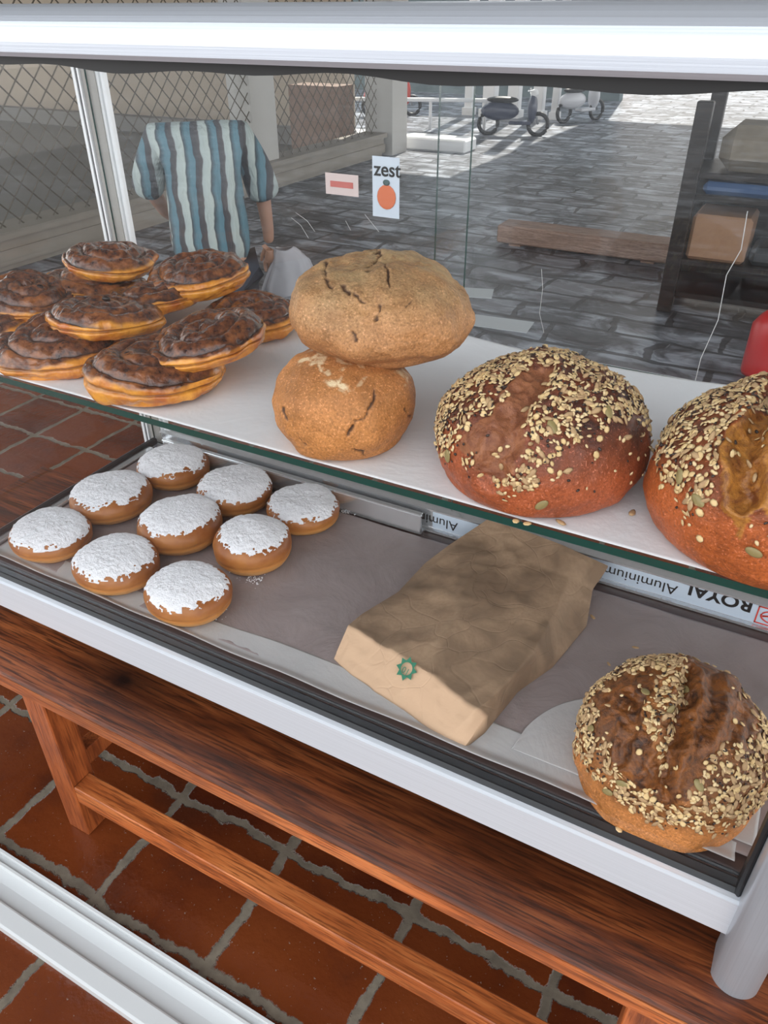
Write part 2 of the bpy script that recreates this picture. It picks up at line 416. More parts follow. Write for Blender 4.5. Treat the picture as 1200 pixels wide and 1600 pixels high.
def bun_grid(rx, ry, h, k, base, n, rings, seg):
    nb = max(4, rings//8); T = []
    for i in range(nb): T.append((base*(i+1)/(nb+1), 0.0, -1))
    na = rings-nb
    for i in range(na):
        t = i/(na-1)
        if t < .3:
            s = t/.3; r = base+(1-base)*math.sin(s*math.pi/2); z = k*(1-math.cos(s*math.pi/2)) if s < 1 else k
            z = k*s**1.3
        else:
            s = (t-.3)/.7; a = s*math.pi/2; r = math.cos(a)**(2/n) if a < math.pi/2-1e-6 else 0; z = k+(1-k)*math.sin(a)**(2/n)
        T.append((max(r, .004), z, t))
    T = np.array(T); th = np.linspace(0, 2*math.pi, seg, endpoint=False)
    R = T[:, 0][:, None]; X = rx*R*np.cos(th)[None]; Y = ry*R*np.sin(th)[None]; Z = np.repeat((T[:, 1]*h)[:, None], seg, 1)
    P = np.stack([X, Y, Z], -1).reshape(-1, 3)
    t = np.repeat(T[:, 2], seg); rr = np.repeat(T[:, 0], seg); th = np.tile(th, len(T))
    F = []
    for i in range(len(T)-1):
        a = i*seg+np.arange(seg); b = i*seg+(np.arange(seg)+1) % seg
        F.append(np.stack([a, b, b+seg, a+seg], 1))
    F = np.concatenate(F)
    return P, F, t, rr, th, len(T)
def grid_normals(P, F):
    n = np.cross(P[F[:, 2]]-P[F[:, 0]], P[F[:, 3]]-P[F[:, 1]]); N_ = np.zeros_like(P)
    for k in range(4): np.add.at(N_, F[:, k], n)
    return N_/(np.linalg.norm(N_, axis=1, keepdims=True)+1e-12)
def np_mesh(name, P, F, attrs=None, smooth=True, caps=None):
    me = bpy.data.meshes.new(name); me.from_pydata(P.tolist(), [], F.tolist()+(caps or []))
    me.polygons.foreach_set('use_smooth', [smooth]*len(me.polygons))
    for k, v in (attrs or {}).items():
        a = me.attributes.new(k, 'FLOAT', 'POINT'); a.data.foreach_set('value', np.ascontiguousarray(v, dtype=np.float32))
    me.update(); return me

# ================================================================== THE SETTING
FZ = -0.36        # terracotta floor
GZ = -1.1         # street paving beyond the veranda
fl = MB().box(-3.4, 2.6, -2.6, 1.35, GZ-.02, FZ).build('floor', TERRA); tag(fl, 'terracotta tiled veranda floor with rough mortar joints', kind='structure')
pv = MB().box(-24, 8, -30, 45, GZ-.2, GZ).build('street_paving', SLATE); tag(pv, 'dark slate paving of the arcade and street', kind='structure')
cl = MB().box(-20, 8, -1.5, 12.2, 3.9, 4.05).box(-4.55, 8, 12.2, 18.2, 3.9, 4.05).build('ceiling', ROOFM); tag(cl, 'unseen arcade ceiling, outline shaped to shade the paving and case', kind='structure')  # out of view; extents and height set to block sun and steer skylight
# mesh-screened side of the arcade
X0 = -5.25
ms = empty('mesh_screen', (X0, 6, GZ)); tag(ms, 'wire mesh screen standing on a moulded stone plinth along the arcade', 'screen')
def loc_build(mb, name, m, par): return mb.build(name, m, par, offset=tuple(par.location))
p = MB(); prof = [(-.60, GZ), (-.60, 0), (0, 0)]
zs = [(GZ-.0, .0), (GZ+.05, .0), (GZ+.06, .05), (GZ+.14, .05), (GZ+.15, .02), (GZ+.23, .03), (GZ+.24, .08), (GZ+.27, .08), (GZ+.28, .04)]
for i in range(0, len(zs)-1):
    z0, d0 = zs[i]; z1, d1 = zs[i+1]; p.box(X0-.25, X0+max(d0, d1), 1.0, 9.25, z0, z1+.001)
loc_build(p, 'moulded_plinth', PLINTH, ms)
p = MB(); zt = 2.6; zb_ = GZ+.28; H_ = 1.7; sp_ = .165
y = 1.0-H_
while y < 9.2:
    for sg in (1, -1):
        a = np.array([X0-.05, y, zb_ if sg > 0 else zb_+H_]); b = np.array([X0-.05, y+H_, zb_+H_ if sg > 0 else zb_])
        t0 = max(0, (1.0-y)/H_); t1 = min(1, (9.2-y)/H_)
        if t1 > t0: p.tube([a+(b-a)*t0, a+(b-a)*t1], .0062, 4, caps=False, sm=False)
    y += sp_
loc_build(p, 'wire_mesh', WIRE, ms)
for yy in (6.55, 9.35):
    q = MB().box(X0-.30, X0-.02 if yy < 9 else X0+.1, yy, yy+.42, GZ, 3.89); loc_build(q, 'plaster_pillar', PILLAR, ms)
tag(MB().box(-20, -5.9, 9.5, 9.7, GZ, -.88).build('wall_back', GREYWALL), 'low grey wall behind the mesh', kind='structure')
tag(MB().box(-20, -6.9, 11.2, 11.4, GZ, 3.89).build('wall_left', BEIGEWALL), 'sand coloured wall behind the mesh', kind='structure')
tag(MB().box(-20, -5.56, -5, 9.45, GZ, GZ+.012).build('yard_slab', GREYWALL), 'plain grey concrete ground behind the mesh', kind='structure')
tag(MB().box(-6.5, -5.75, 9.0, 9.4, GZ, -.3).build('brick_pier', RUBBLE), 'rough brown brick pier behind the wire mesh', 'pier')
# street side: kerb, rail, columns
tag(MB().box(-7.2, -4.35, 9.9, 10.3, GZ, GZ+.16, bev=.02).build('kerb', WHITEP), 'pale kerb step at the open side of the arcade', 'kerb')
rl = empty('street_railing', (-5.9, 11.2, GZ)); tag(rl, 'low white railing along the sunny street beyond the kerb', 'railing')
loc_build(MB().tube([(-7.6, 11.2, GZ+.42), (-4.9, 12.2, GZ+.42)], .03), 'rail', WHITEP, rl)
for k in range(4): 
    xx = -7.4+k*.8; loc_build(MB().tube([(xx, 11.2+.37*(xx+7.6), GZ), (xx, 11.2+.37*(xx+7.6), GZ+.42)], .025), 'post', WHITEP, rl)
for i, (px, wd) in enumerate(((735, .14), (768, .22), (806, .20), (845, .18), (872, .12))):
    b = aty(px, 130, 14.0); c = MB().box(b[0]-wd/2, b[0]+wd/2, 14-wd/2, 14+wd/2, GZ, 3.89, bev=.01).box(b[0]-wd*.7, b[0]+wd*.7, 14-wd*.7, 14+wd*.7, GZ, GZ+.12)
    o = c.build('column', WHITEP)
    tag(o, 'white street column, ' + ('leftmost and nearest the door edge', 'second from the left', 'middle one of five', 'fourth from the left, beside the scooters', 'rightmost and slimmest')[i], 'column', 'white columns along the sunny street')
fa = MB().box(-16, 8, 30, 30.4, GZ, 6)
tag(fa.build('wall_far', BEIGEWALL), 'sunlit building front at the end of the street', kind='structure')
tag(MB().box(-7.2, -5.2, 22.5, 22.9, GZ, GZ+.75, bev=.03).build('street_barrier', mat('orange_plastic', (.75, .16, .06), .5)), 'orange barrier far down the bright street', 'barrier')

tag(MB().box(-12, -4.2, 17.5, 17.8, GZ, 4.0).build('wall_street', mottled('shopfront_teal', (.07, .10, .11), (.16, .21, .22), 3)), 'shaded teal grey shopfront behind the white columns', kind='structure')
def scooter(loc, rz, body, label):
    r = empty('scooter', loc, (0, 0, rz)); tag(r, label, 'scooter'); r.scale = (.6, .6, .6)
    for x in (-.62, .62):
        m_ = MB(); seg = 22; pts = [(x+.24*math.cos(a), 0, .27+.24*math.sin(a)) for a in np.linspace(0, 2*math.pi, seg)]
        m_.tube(pts, .05, 8, caps=False); m_.build('wheel', RUBBER, r)
    m_ = MB().ell((-.35, 0, .55), (.48, .17, .22)).ell((.45, 0, .62), (.12, .2, .34)).box(-.1, .45, -.14, .14, .26, .34, bev=.02); m_.build('bodywork', body, r)
    MB().ell((-.3, 0, .80), (.40, .15, .08)).build('seat', RUBBER, r)
    MB().tube([(.62, 0, .27), (.45, 0, .75), (.38, 0, 1.0)], .03).tube([(.34, -.34, 1.03), (.40, 0, 1.0), (.34, .34, 1.03)], .02).build('handlebar', ALUP, r)
    MB().ell((.47, 0, .95), (.1, .12, .1)).build('headlamp', WHITEP, r)
    return r
g1 = at(800, 212, GZ); g2 = at(905, 190, GZ)
scooter(tuple(g1), math.radians(15), mat('dark_blue_paint', (.05, .06, .10), .3), 'dark scooter parked in front of the white columns')
scooter(tuple(g2), math.radians(60), mat('silver_paint', (.55, .56, .6), .3), 'silver scooter parked at the edge of the sunlit paving')
g3 = at(655, 212, GZ+.16)
scooter((-7.2, 13.2, GZ), math.radians(35), mat('red_paint', (.55, .05, .03), .3), 'red motor scooter behind the low white railing')

for (x_, y_, r_, lb) in ((-2.0, 4.47, .3, 'pale sheet of paper lying on the slate paving behind the stacked loaves'), (-1.56, 4.0, .1, 'small pale sheet of paper on the slate paving nearest the glass shelf')):
    o = MB().box(-.19, .19, -.10, .10, 0, .004).build('paper_sheet', mat('pale_sheet', (.6, .64, .66), .8)); o.location = (x_, y_, GZ); o.rotation_euler = (0, 0, r_); tag(o, lb, 'paper')
# timber beam, dark rack, extinguisher
A = at(782, 378, GZ); B = at(1068, 428, GZ)
bm_ = MB().box(A[0], B[0]-.05, 5.75, 6.0, GZ+.02, GZ+.16, bev=.012).box(A[0]+.1, A[0]+.2, 5.78, 5.97, GZ, GZ+.03).box(B[0]-.35, B[0]-.25, 5.78, 5.97, GZ, GZ+.03)
tag(bm_.build('timber_beam', BEAMWOOD), 'long weathered timber beam lying on the slate paving', 'beam')
rk = empty('shelf_rack', (-.75, 4.7, GZ)); tag(rk, 'tall black wooden shelf rack standing on the slate paving', 'rack')
for xx in (-.76, .55):
    for yy in (4.7, 5.2): loc_build(MB().box(xx, xx+.09, yy, yy+.07, GZ, .10 if yy < 5 else .22, bev=.006), 'post', DARKWOOD, rk)
for zz in (-1.0, -.80, -.42, -.30): loc_build(MB().box(-.72, .6, 4.72, 5.25, zz, zz+.035, bev=.004), 'shelf', DARKWOOD, rk)
loc_build(MB().box(-.70, .58, 5.22, 5.25, GZ+.1, -.28), 'back_panel', DARKWOOD, rk)
cloth = MB()
for k in range(3): cloth.box(-.62, .5, 4.74, 5.15, -.765+.045*k, -.765+.045*k+.04, bev=.018)
tag(MB().box(-.64, .45, 4.73, 5.15, -.385, -.315, bev=.025).build('folded_cloth', mat('blue_cloth', (.025, .07, .17), .85)), 'folded blue cloth on an upper shelf of the black rack', 'cloth')
tag(MB().box(-.66, -.32, 4.74, 5.1, -.765, -.50, bev=.02).build('cardboard_box', mat('tan_card', (.30, .17, .10), .8)), 'brown cardboard box inside the black shelf rack', 'box')
tag(MB().box(-.30, .45, 4.75, 5.1, -.765, -.66, bev=.03).build('storage_bin', mat('dark_grey_plastic', (.05, .055, .06), .5)), 'dark grey plastic bin beside the brown box on the black rack', 'bin')
tag(MB().box(-.6, .5, 4.76, 5.2, -.265, -.02, bev=.07).build('straw_sack', mottled('straw_cloth', (.10, .09, .07), (.26, .22, .17), 9)), 'rough greyish brown sack on top of the black rack', 'sack')
ex = at(1168, 592, GZ)
e = empty('fire_extinguisher', (ex[0]+.04, ex[1]+.1, GZ)); tag(e, 'red fire extinguisher standing on the paving in front of the black rack', 'extinguisher')
RED = mat('red_enamel', (.55, .018, .02), .3)
m_ = MB(); m_.tube([(0, 0, .0), (0, 0, .02), (0, 0, .27), (0, 0, .32), (0, 0, .35)], [.085, .092, .092, .06, .03], 24); m_.build('cylinder', RED, e)
MB().tube([(0, 0, .35), (0, 0, .39)], .022).box(-.02, .12, -.012, .012, .385, .405, bev=.003).build('valve', INK, e)
MB().tube([(0, 0, .38), (.10, 0, .36), (.13, 0, .25), (.11, 0, .12)], .011).build('hose', RUBBER, e)

# ================================================================== DISPLAY CASE
CX0, CX1, YB = -.795, .118, .338
case = empty('display_case', (0, 0, -.084)); tag(case, 'glass and aluminium countertop bakery display case standing on the wooden bench', 'display case')
def part(mb, name, m, label=None, parent=None):
    o = mb.build(name, m, parent or case, offset=(0, 0, -.084) if parent is None else None)
    if label: o['label'] = label
    return o
def pane_y(x0, x1, y0, y1, z0, z1):
    m_ = MB(); v = [(x0, y0, z0), (x1, y0, z0), (x1, y1, z0), (x0, y1, z0), (x0, y0, z1), (x1, y0, z1), (x1, y1, z1), (x0, y1, z1)]
    m_.add(v, [(0, 1, 5, 4), (2, 3, 7, 6)], 0); m_.add(v, [(0, 3, 2, 1), (4, 5, 6, 7), (1, 2, 6, 5), (3, 0, 4, 7)], 1); return m_
# deck and bottom rails
part(MB().box(CX0, CX1, .012, YB-.012, -.030, 0.0), 'deck', DARKTRAY, 'dark brown deck board under the parchment')
prof = [(0, -.041), (-.002, -.0405), (-.002, -.001), (0.001, 0.0), (.006, 0.0), (.012, -.004), (.012, -.041)]
part(MB().prism_x(prof, CX0-.02, .083), 'front_bottom_rail', ALUR)
part(MB().box(CX0, .1, .0055, .0195, -.004, .0035, bev=.003).box(CX0, .1, .0215, .0245, -.004, .002, bev=.001), 'front_bottom_seal', RUBBER, 'black rubber seal')
part(MB().prism_x([(-.014, .524), (-.0155, .5265), (-.0158, .532), (-.0152, .536), (-.0138, .5395), (-.0118, .5427), (-.0092, .5456), (-.0062, .5480), (-.0028, .5499), (.001, .5512), (.006, .5518), (.03, .5518), (.03, .524)], CX0-.03, .118), 'front_top_rail', ALU)
sv = MB(); n = 60; vs = []
for i in range(n+1):
    x = CX0+(CX1-CX0)*i/n; dz = .0012*math.sin(i*.9)+.0012*math.sin(i*.37+1)
    vs += [(x, -.004, .5245), (x, -.004, .5185+dz), (x, .012, .5185+dz), (x, .012, .5245)]
sv.add(vs, [(4*i+a, 4*i+b, 4*i+4+b, 4*i+4+a) for i in range(n) for a, b in ((0, 1), (1, 2), (2, 3), (3, 0))])
part(sv, 'front_top_seal', RUBBER, 'black rubber seal')
part(MB().box(CX0, .1, .009, .013, .0, .53), 'front_glass', GLASS, 'clear front glass pane')
part(MB().box(CX0-.003, CX0, .016, YB-.004, .0, .53), 'end_glass', GLASS, 'clear left end glass')
part(MB().box(CX1, CX1+.003, .016, YB-.004, .0, .53), 'end_glass', GLASS, 'clear right end glass')
part(MB().box(CX0, CX1, .03, YB-.004, .532, .536), 'top_glass', GLASS)
part(pane_y(CX0, -.305, YB+.002, YB+.006, .0, .53), 'sliding_door', [GLASSD, EDGE], 'left sliding glass door')
part(pane_y(-.345, CX1, YB+.014, YB+.018, .0, .53), 'sliding_door', [GLASSD, EDGE], 'right sliding glass door')
# left end bottom
part(MB().box(CX0+.001, CX0+.010, .02, YB, 0, .010, bev=.002), 'end_seal', RUBBER, 'black rubber seal along the left end')
part(MB().box(CX0+.010, CX0+.020, .02, YB-.02, 0, .006, bev=.001), 'end_trim', ALUP)
part(MB().box(CX0-.012, CX0-.001, .0, YB+.02, -.041, .0), 'end_bottom_rail', ALU)
part(MB().box(CX1-.001, CX1+.012, .03, YB+.02, -.041, .0), 'end_bottom_rail', ALU)
# back left post
part(MB().box(-.818, -.8135, YB+.004, YB+.020, -.04, .53).box(-.807, -.779, YB+.006, YB+.022, -.04, .53, bev=.001).box(-.8075, -.8045, YB+.002, YB+.008, -.04, .53), 'back_post', WHITE_ALU, 'white lined aluminium back corner post')
part(MB().box(-.8035, -.782, YB+.0045, YB+.0062, -.0, .53), 'post_cover', mat('beige_grey_cover', (.33, .32, .30), .4))
part(MB().box(-.8135, -.8075, YB+.006, YB+.018, -.04, .53), 'back_post_seal', RUBBER)
part(MB().box(-.776, -.770, YB+.0065, YB+.013, .0, .53, bev=.001), 'door_stile', WHITE_ALU)
part(MB().box(CX1-.02, CX1, YB+.02, YB+.03, -.04, .53, bev=.003), 'back_post', ALUV)
part(MB().box(CX0-.02, CX1, YB-.006, YB+.03, .524, .55, bev=.002), 'back_top_rail', ALU)
part(MB().box(CX0-.015, -.785, .0, YB, .524, .55, bev=.002), 'end_top_rail', ALU)
part(MB().box(CX1-.01, CX1+.01, .031, YB-.007, .524, .55, bev=.002), 'end_top_rail', ALU)
# front posts
def post(x, name='front_post'):
    m_ = MB(); n = 24; r = .0165; prof = []
    for a in np.linspace(math.radians(200), math.radians(340), 16): prof.append((x+r*1.02*math.cos(a)/math.cos(math.radians(20)), -.004+r*math.sin(a)*1.0))
    prof += [(x+r, .016), (x-r, .016)]
    vs = [(a, b, -.084) for a, b in prof]+[(a, b, .524) for a, b in prof]; k = len(prof)
    m_.add(vs, [(i, (i+1) % k, k+(i+1) % k, k+i) for i in range(k)], 0, False)
    m_.add([(a, b, -.084) for a, b in prof], [tuple(range(k))[::-1]]); m_.add([(a, b, .524) for a, b in prof], [tuple(range(k))])
    o = part(m_, name, ALUV, 'rounded aluminium corner post')
    for pl in o.data.polygons: pl.use_smooth = len(pl.vertices) == 4
    md = o.modifiers.new('es', 'EDGE_SPLIT'); md.split_angle = math.radians(40)
    return o
post(.0975); post(CX0-.02)
part(MB().box(.0765, .0815, .004, .018, -.004, .524, bev=.002), 'post_seal', RUBBER, 'black rubber seal beside the right post')
part(MB().box(CX1-.02, CX1, YB, YB+.03, -.084, -.041), 'foot', ALUV); part(MB().box(CX0-.01, CX0+.02, YB, YB+.03, -.084, -.041), 'foot', ALUV)
# back bottom rail, with film and print
br_ = part(MB().prism_x([(YB-.016, 0), (YB-.018, .001), (YB-.018, .004), (YB-.014, .0055), (YB-.014, .031), (YB-.018, .0325), (YB-.018, .0345), (YB-.012, .0365), (YB-.002, .0365), (YB-.002, 0)], -.76, CX1), 'back_bottom_rail', ALUP)
FY = YB-.0146
film = None
film = part(MB().box(-.322, CX1-.002, FY, FY+.0008, .0065, .0305), 'protective_film', FILM, 'pale blue protective film with black print')
def text_part(body, size, loc, name, m, flip=True, extrude=.0001, sx=1.0, parent=None, off=None, bold=0.0, mtx=None, label=None):
    c = bpy.data.curves.new(name, 'FONT'); c.body = body; c.size = size; c.extrude = extrude; c.offset = bold
    t = bpy.data.objects.new(name, c); COL.objects.link(t); dg = bpy.context.evaluated_depsgraph_get(); dg.update()
    me = bpy.data.meshes.new_from_object(t.evaluated_get(dg)); bpy.data.objects.remove(t); 
    mx = mtx if mtx is not None else (Matrix(((-sx, 0, 0, 0), (0, 0, -1, 0), (0, -1, 0, 0), (0, 0, 0, 1))) if flip else Matrix(((sx, 0, 0, 0), (0, 0, -1, 0), (0, 1, 0, 0), (0, 0, 0, 1))))
    me.transform(Matrix.Translation(loc) @ mx); 
    if parent is film: me.transform(Matrix.Translation((0, 0, .084)))
    me.name = name; me.materials.clear()
    o = link(name, me, parent, m)
    if label: o['label'] = label
    return o
TY = FY-.0002
text_part('Aluminium Profile', .0185, (-.028, TY, .0245), 'printed_lettering', INK, parent=film, label='upside-down black words Aluminium Profile')
text_part('ROYAL', .021, (.047, TY, .0325), 'printed_lettering', INK, sx=1.05, bold=.0006, parent=film, label='upside-down bold black word ROYAL')
text_part('Aluminium', .0185, (-.288, TY, .0235), 'printed_lettering', INK, parent=film, label='upside-down black word Aluminium beside the paper bag')
lg = MB()
def ring_rect(x0, x1, z0, z1, t):
    lg.box(x0, x1, TY-.0002, TY+.0002, z0, z0+t); lg.box(x0, x1, TY-.0002, TY+.0002, z1-t, z1); lg.box(x0, x0+t, TY-.0002, TY+.0002, z0, z1); lg.box(x1-t, x1, TY-.0002, TY+.0002, z0, z1)
ring_rect(.052, .086, .0075, .0300, .0014)
pts = [(.069+.0125*math.cos(a), TY, .019+.0075*math.sin(a)) for a in np.linspace(.5, 5.2, 20)]; lg.tube(pts, .0009, 4); lg.tube([(.058, TY, .018), (.070, TY, .022), (.080, TY, .0185)], .0012, 4)
part(lg, 'printed_logo', REDINK, 'red outlined logo')
part(MB().box(-.745, -.331, YB-.030, YB-.0255, .001, .0295, bev=.001).box(-.745, -.331, YB-.0255, YB-.0185, .001, .004).box(-.745, -.331, YB-.031, YB-.024, .0295, .0315, bev=.0005), 'door_bottom_frame', ALUP, 'shiny aluminium bottom frame of the left door')
# glass shelf
shelf = part(MB().box(CX0+.004, CX1-.003, .030, .331, .2485, .2545, 0, 1), 'glass_shelf', [GLASS, EDGE], 'thick glass shelf with dark green edge')
part(MB().box(-.80, -.775, .30, .336, .236, .248).build('x', ALUP) if False else MB().box(-.792, -.77, .31, .334, .236, .248, bev=.001), 'shelf_bracket', ALUP)
part(MB().box(CX1-.024, CX1-.004, .31, .334, .236, .248, bev=.001), 'shelf_bracket', ALUP)
part(MB().box(-.79, .11, .332, .3365, .243, .253, bev=.001), 'shelf_back_rail', WHITE_ALU)
# scratches on the door glass
SCR = mat('scratch_white', (.5, .5, .5), .8)
def scratch(pxs, r=.0003): part(MB().tube([tuple(aty(a, b, YB+.0014)) for a, b in pxs], r, 4, caps=False), 'glass_scratch', SCR)
scratch([(1168, 330), (1158, 390), (1135, 430), (1122, 500), (1095, 560), (1085, 600)], .0004)
scratch([(846, 420), (848, 450), (843, 490), (850, 520)], .00025)
for a in ([(455, 340), (470, 352), (482, 372)], [(462, 332), (480, 345), (492, 362)], [(540, 345), (548, 360)], [(570, 335), (592, 362)]): scratch(a, .00025)

# stickers / cards standing against the inside of the back doors
def card(name, x0, x1, z0, z1, m, label, y=YB+.0012, cat='card'):
    e_ = empty(name, ((x0+x1)/2, y, z0)); tag(e_, label, cat)
    MB().box(-(x1-x0)/2, (x1-x0)/2, -.0006, .0, 0, z1-z0).build('card_face', m, e_); return e_
c1 = card('sticker', -.411, -.380, .366, .424, mat('pale_blue_card', (.55, .62, .70), .5), 'pale sticker reading zest over an orange fruit, stuck on the back glass')
text_part('zest', .019, (-.0135, -.0009, .040), 'lettering', INK, flip=False, bold=.0003, parent=c1)
MB().ell((.001, -.0010, .020), (.011, .0004, .012), 20, 8).build('fruit_print', mat('orange_ink', (.60, .16, .07), .6), c1)
MB().ell((.001, -.0013, .034), (.004, .0004, .003), 12, 6).build('leaf_print', mat('leaf_ink', (.06, .10, .10), .6), c1)
c2 = card('sticker', -.468, -.428, .383, .404, mat('pinkish_card', (.60, .50, .48), .5), 'small pinkish sticker left of the zest sticker on the back glass')
MB().box(-.014, .014, -.0010, -.0006, .0075, .0135, bev=.0002).build('print', mat('faded_red_ink', (.5, .14, .12), .6), c2)

# papers
def sheet(name, x0, x1, y0, y1, z, m, amp=.0012, seed=1, nx=160, ny=60, lift=None, edge=None, scale=14):
    xs = np.linspace(0, 1, nx); ys = np.linspace(0, 1, ny); U, V = np.meshgrid(xs, ys)
    U = U.ravel(); V = V.ravel(); X = x0+(x1-x0)*U; Y = y0+(y1-y0)*V
    P = np.stack([X, Y, np.full_like(X, z)], 1); P[:, 2] += amp*(fbm(P, scale, 4, seed)*.5+.5).clip(0, 1.2)
    if edge: P = edge(P, U, V)
    if lift: P[:, 2] += lift(U, V, P)
    i = (np.arange(ny-1)[:, None]*nx+np.arange(nx-1)[None]).ravel(); F = np.stack([i, i+1, i+nx+1, i+nx], 1)
    o = link(name, np_mesh(name, P, F), None, m); md = o.modifiers.new('thick', 'SOLIDIFY'); md.thickness = .0002; md.offset = 1
    return o
def shelf_edge(P, U, V):
    w1 = fbm(np.stack([U*6, U*0, U*0], 1), 1, 2, 3)*.003
    P[:, 1] += w1*(V**2); return P
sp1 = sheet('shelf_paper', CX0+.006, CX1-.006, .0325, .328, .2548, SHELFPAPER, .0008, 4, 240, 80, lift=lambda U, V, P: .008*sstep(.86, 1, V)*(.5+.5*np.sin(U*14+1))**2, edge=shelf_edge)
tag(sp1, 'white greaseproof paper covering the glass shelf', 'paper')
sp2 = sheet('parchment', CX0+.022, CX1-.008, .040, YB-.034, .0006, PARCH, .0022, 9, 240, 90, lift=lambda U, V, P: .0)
tag(sp2, 'brownish parchment covering the lower deck under doughnuts and paper bag', 'paper')
def frontcurl(U, V, P): return .006*(1-sstep(0, .32, V))+.001*np.sin(U*40)*(1-V)
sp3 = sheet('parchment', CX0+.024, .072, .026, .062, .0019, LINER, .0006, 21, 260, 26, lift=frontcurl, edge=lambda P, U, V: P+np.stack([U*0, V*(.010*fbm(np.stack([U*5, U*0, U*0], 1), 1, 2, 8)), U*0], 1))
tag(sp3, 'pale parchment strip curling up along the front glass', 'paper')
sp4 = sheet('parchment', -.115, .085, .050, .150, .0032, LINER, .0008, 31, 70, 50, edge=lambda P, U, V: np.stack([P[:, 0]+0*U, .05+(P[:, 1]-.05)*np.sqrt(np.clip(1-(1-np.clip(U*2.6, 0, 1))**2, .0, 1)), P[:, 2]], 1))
tag(sp4, 'pale rounded sheet of parchment under the dark seeded loaf', 'paper')

# ================================================================== BREADS
def loaf(name, c, rx, ry, h, k, base, n, m, seed, rings=150, seg=340, cracks=(), flour=(), grooves=(), bare=(), noise_amp=.0022, tone=(.35, .8), lump=.004, rz=0, tilt=(0, 0), ymin=.016):
    P, F, t, rr, th, nr = bun_grid(rx, ry, h, k, base, n, rings, seg)
    ca, sa = math.cos(rz), math.sin(rz); P = np.stack([P[:, 0]*ca-P[:, 1]*sa, P[:, 0]*sa+P[:, 1]*ca, P[:, 2]], 1)
    up = sstep(0, .1, t)
    N_ = grid_normals(P, F)
    P = P+N_*(up*(lump*fbm(P, 18, 3, seed)+noise_amp*.35*fbm(P, 90, 3, seed+5)))[:, None]
    if tilt != (0, 0):
        R_ = np.array(Matrix.Rotation(tilt[0], 3, 'X') @ Matrix.Rotation(tilt[1], 3, 'Y')); P = P @ R_.T
    W = P+np.array(c); px, py = proj(W); N_ = grid_normals(P, F)
    front = ((CAM-W)*N_).sum(1) > 0
    crackv = np.zeros(len(P)); disp = np.zeros(len(P)); bv = np.zeros(len(P))
    jx = 5*fbm(P, 90, 3, seed+9); jy = 5*fbm(P, 90, 3, seed+19)
    for pts, wd, dp in cracks:
        wob = fbm(P, 260, 2, seed+2)
        d = polydist(px+jx, py+jy, pts)+wob*wd*.6; q = (1-sstep(wd*.1, wd*.75, d))*front; crackv = np.maximum(crackv, q); disp -= dp*q
        lip = np.exp(-((d-wd*1.7)/wd)**2)*front; disp += dp*.25*lip
    for pts, wd, dp in grooves:
        d = polydist(px+jx*2, py+jy*2, pts); q = (1-sstep(0, wd, d))*front; disp -= dp*q
        disp += dp*.35*np.exp(-((d-wd*1.05)/(wd*.3))**2)*front
    for poly, soft in bare:
        ins = inpoly(px+jx*2.2, py+jy*2.2, poly); bv = np.maximum(bv, ins*front)
    P = P+N_*disp[:, None]
    fv = np.zeros(len(P))
    for pts, wd, st in flour:
        d = polydist(px+jx*2, py+jy*2, pts); fv = np.maximum(fv, (1-sstep(wd*.4, wd, d))*front*st)
    zt = (P[:, 2]-P[:, 2].min())/(P[:, 2].max()-P[:, 2].min())
    tv = sstep(tone[0], tone[1], zt+.12*fbm(P, 25, 3, seed+3))
    if ymin is not None: P[:, 1] = np.maximum(P[:, 1], ymin-c[1]+.0015*(1+np.tanh((P[:, 1]-ymin+c[1])*400)))
    top = (nr-1)*seg; caps = [tuple(range(seg))[::-1], tuple(top+np.arange(seg))]; caps = [tuple(int(x) for x in q) for q in caps]
    me = np_mesh(name, P, F, dict(tone=tv, crack=crackv, flour=fv, bare=bv), caps=caps)
    o = link(name, me, None, m); o.location = c
    return o, dict(P=P, F=F, N=grid_normals(P, F), px=px, py=py, t=t, c=np.array(c), bare=bv, front=front, zt=zt, crack=crackv)

def seed_template(kind):
    shp = {'sesame': (.0019, .0012, .0006), 'kernel': (.0040, .0019, .0009), 'flake': (.0027, .0021, .0004), 'dark': (.0014, .0009, .0006)}[kind]
    vs = []; fs = []; seg = 7
    for i, (a, z) in enumerate(((.55, .8), (1.0, .1), (.6, -.6))):
        for j in range(seg):
            b = 2*math.pi*j/seg; pt = 1.0 if kind in ('flake', 'dark') else (1-.22*math.cos(b))
            vs.append((shp[0]*a*math.cos(b), shp[1]*a*math.sin(b)*pt, shp[2]*z))
    vs.append((0, 0, shp[2])); top = len(vs)-1
    for i in range(2):
        for j in range(seg): k_ = (j+1) % seg; fs.append((i*seg+j, (i+1)*seg+j, (i+1)*seg+k_, i*seg+k_))
    for j in range(seg): fs.append((top, j, (j+1) % seg, top))
    return np.array(vs), fs
TEMPL = {k: seed_template(k) for k in ('sesame', 'kernel', 'flake', 'dark')}
def basis(n, rng):
    a = np.cross(n, rng.standard_normal(3)); a /= np.linalg.norm(a)+1e-9; b = np.cross(n, a); return np.stack([a, b, n], 1)
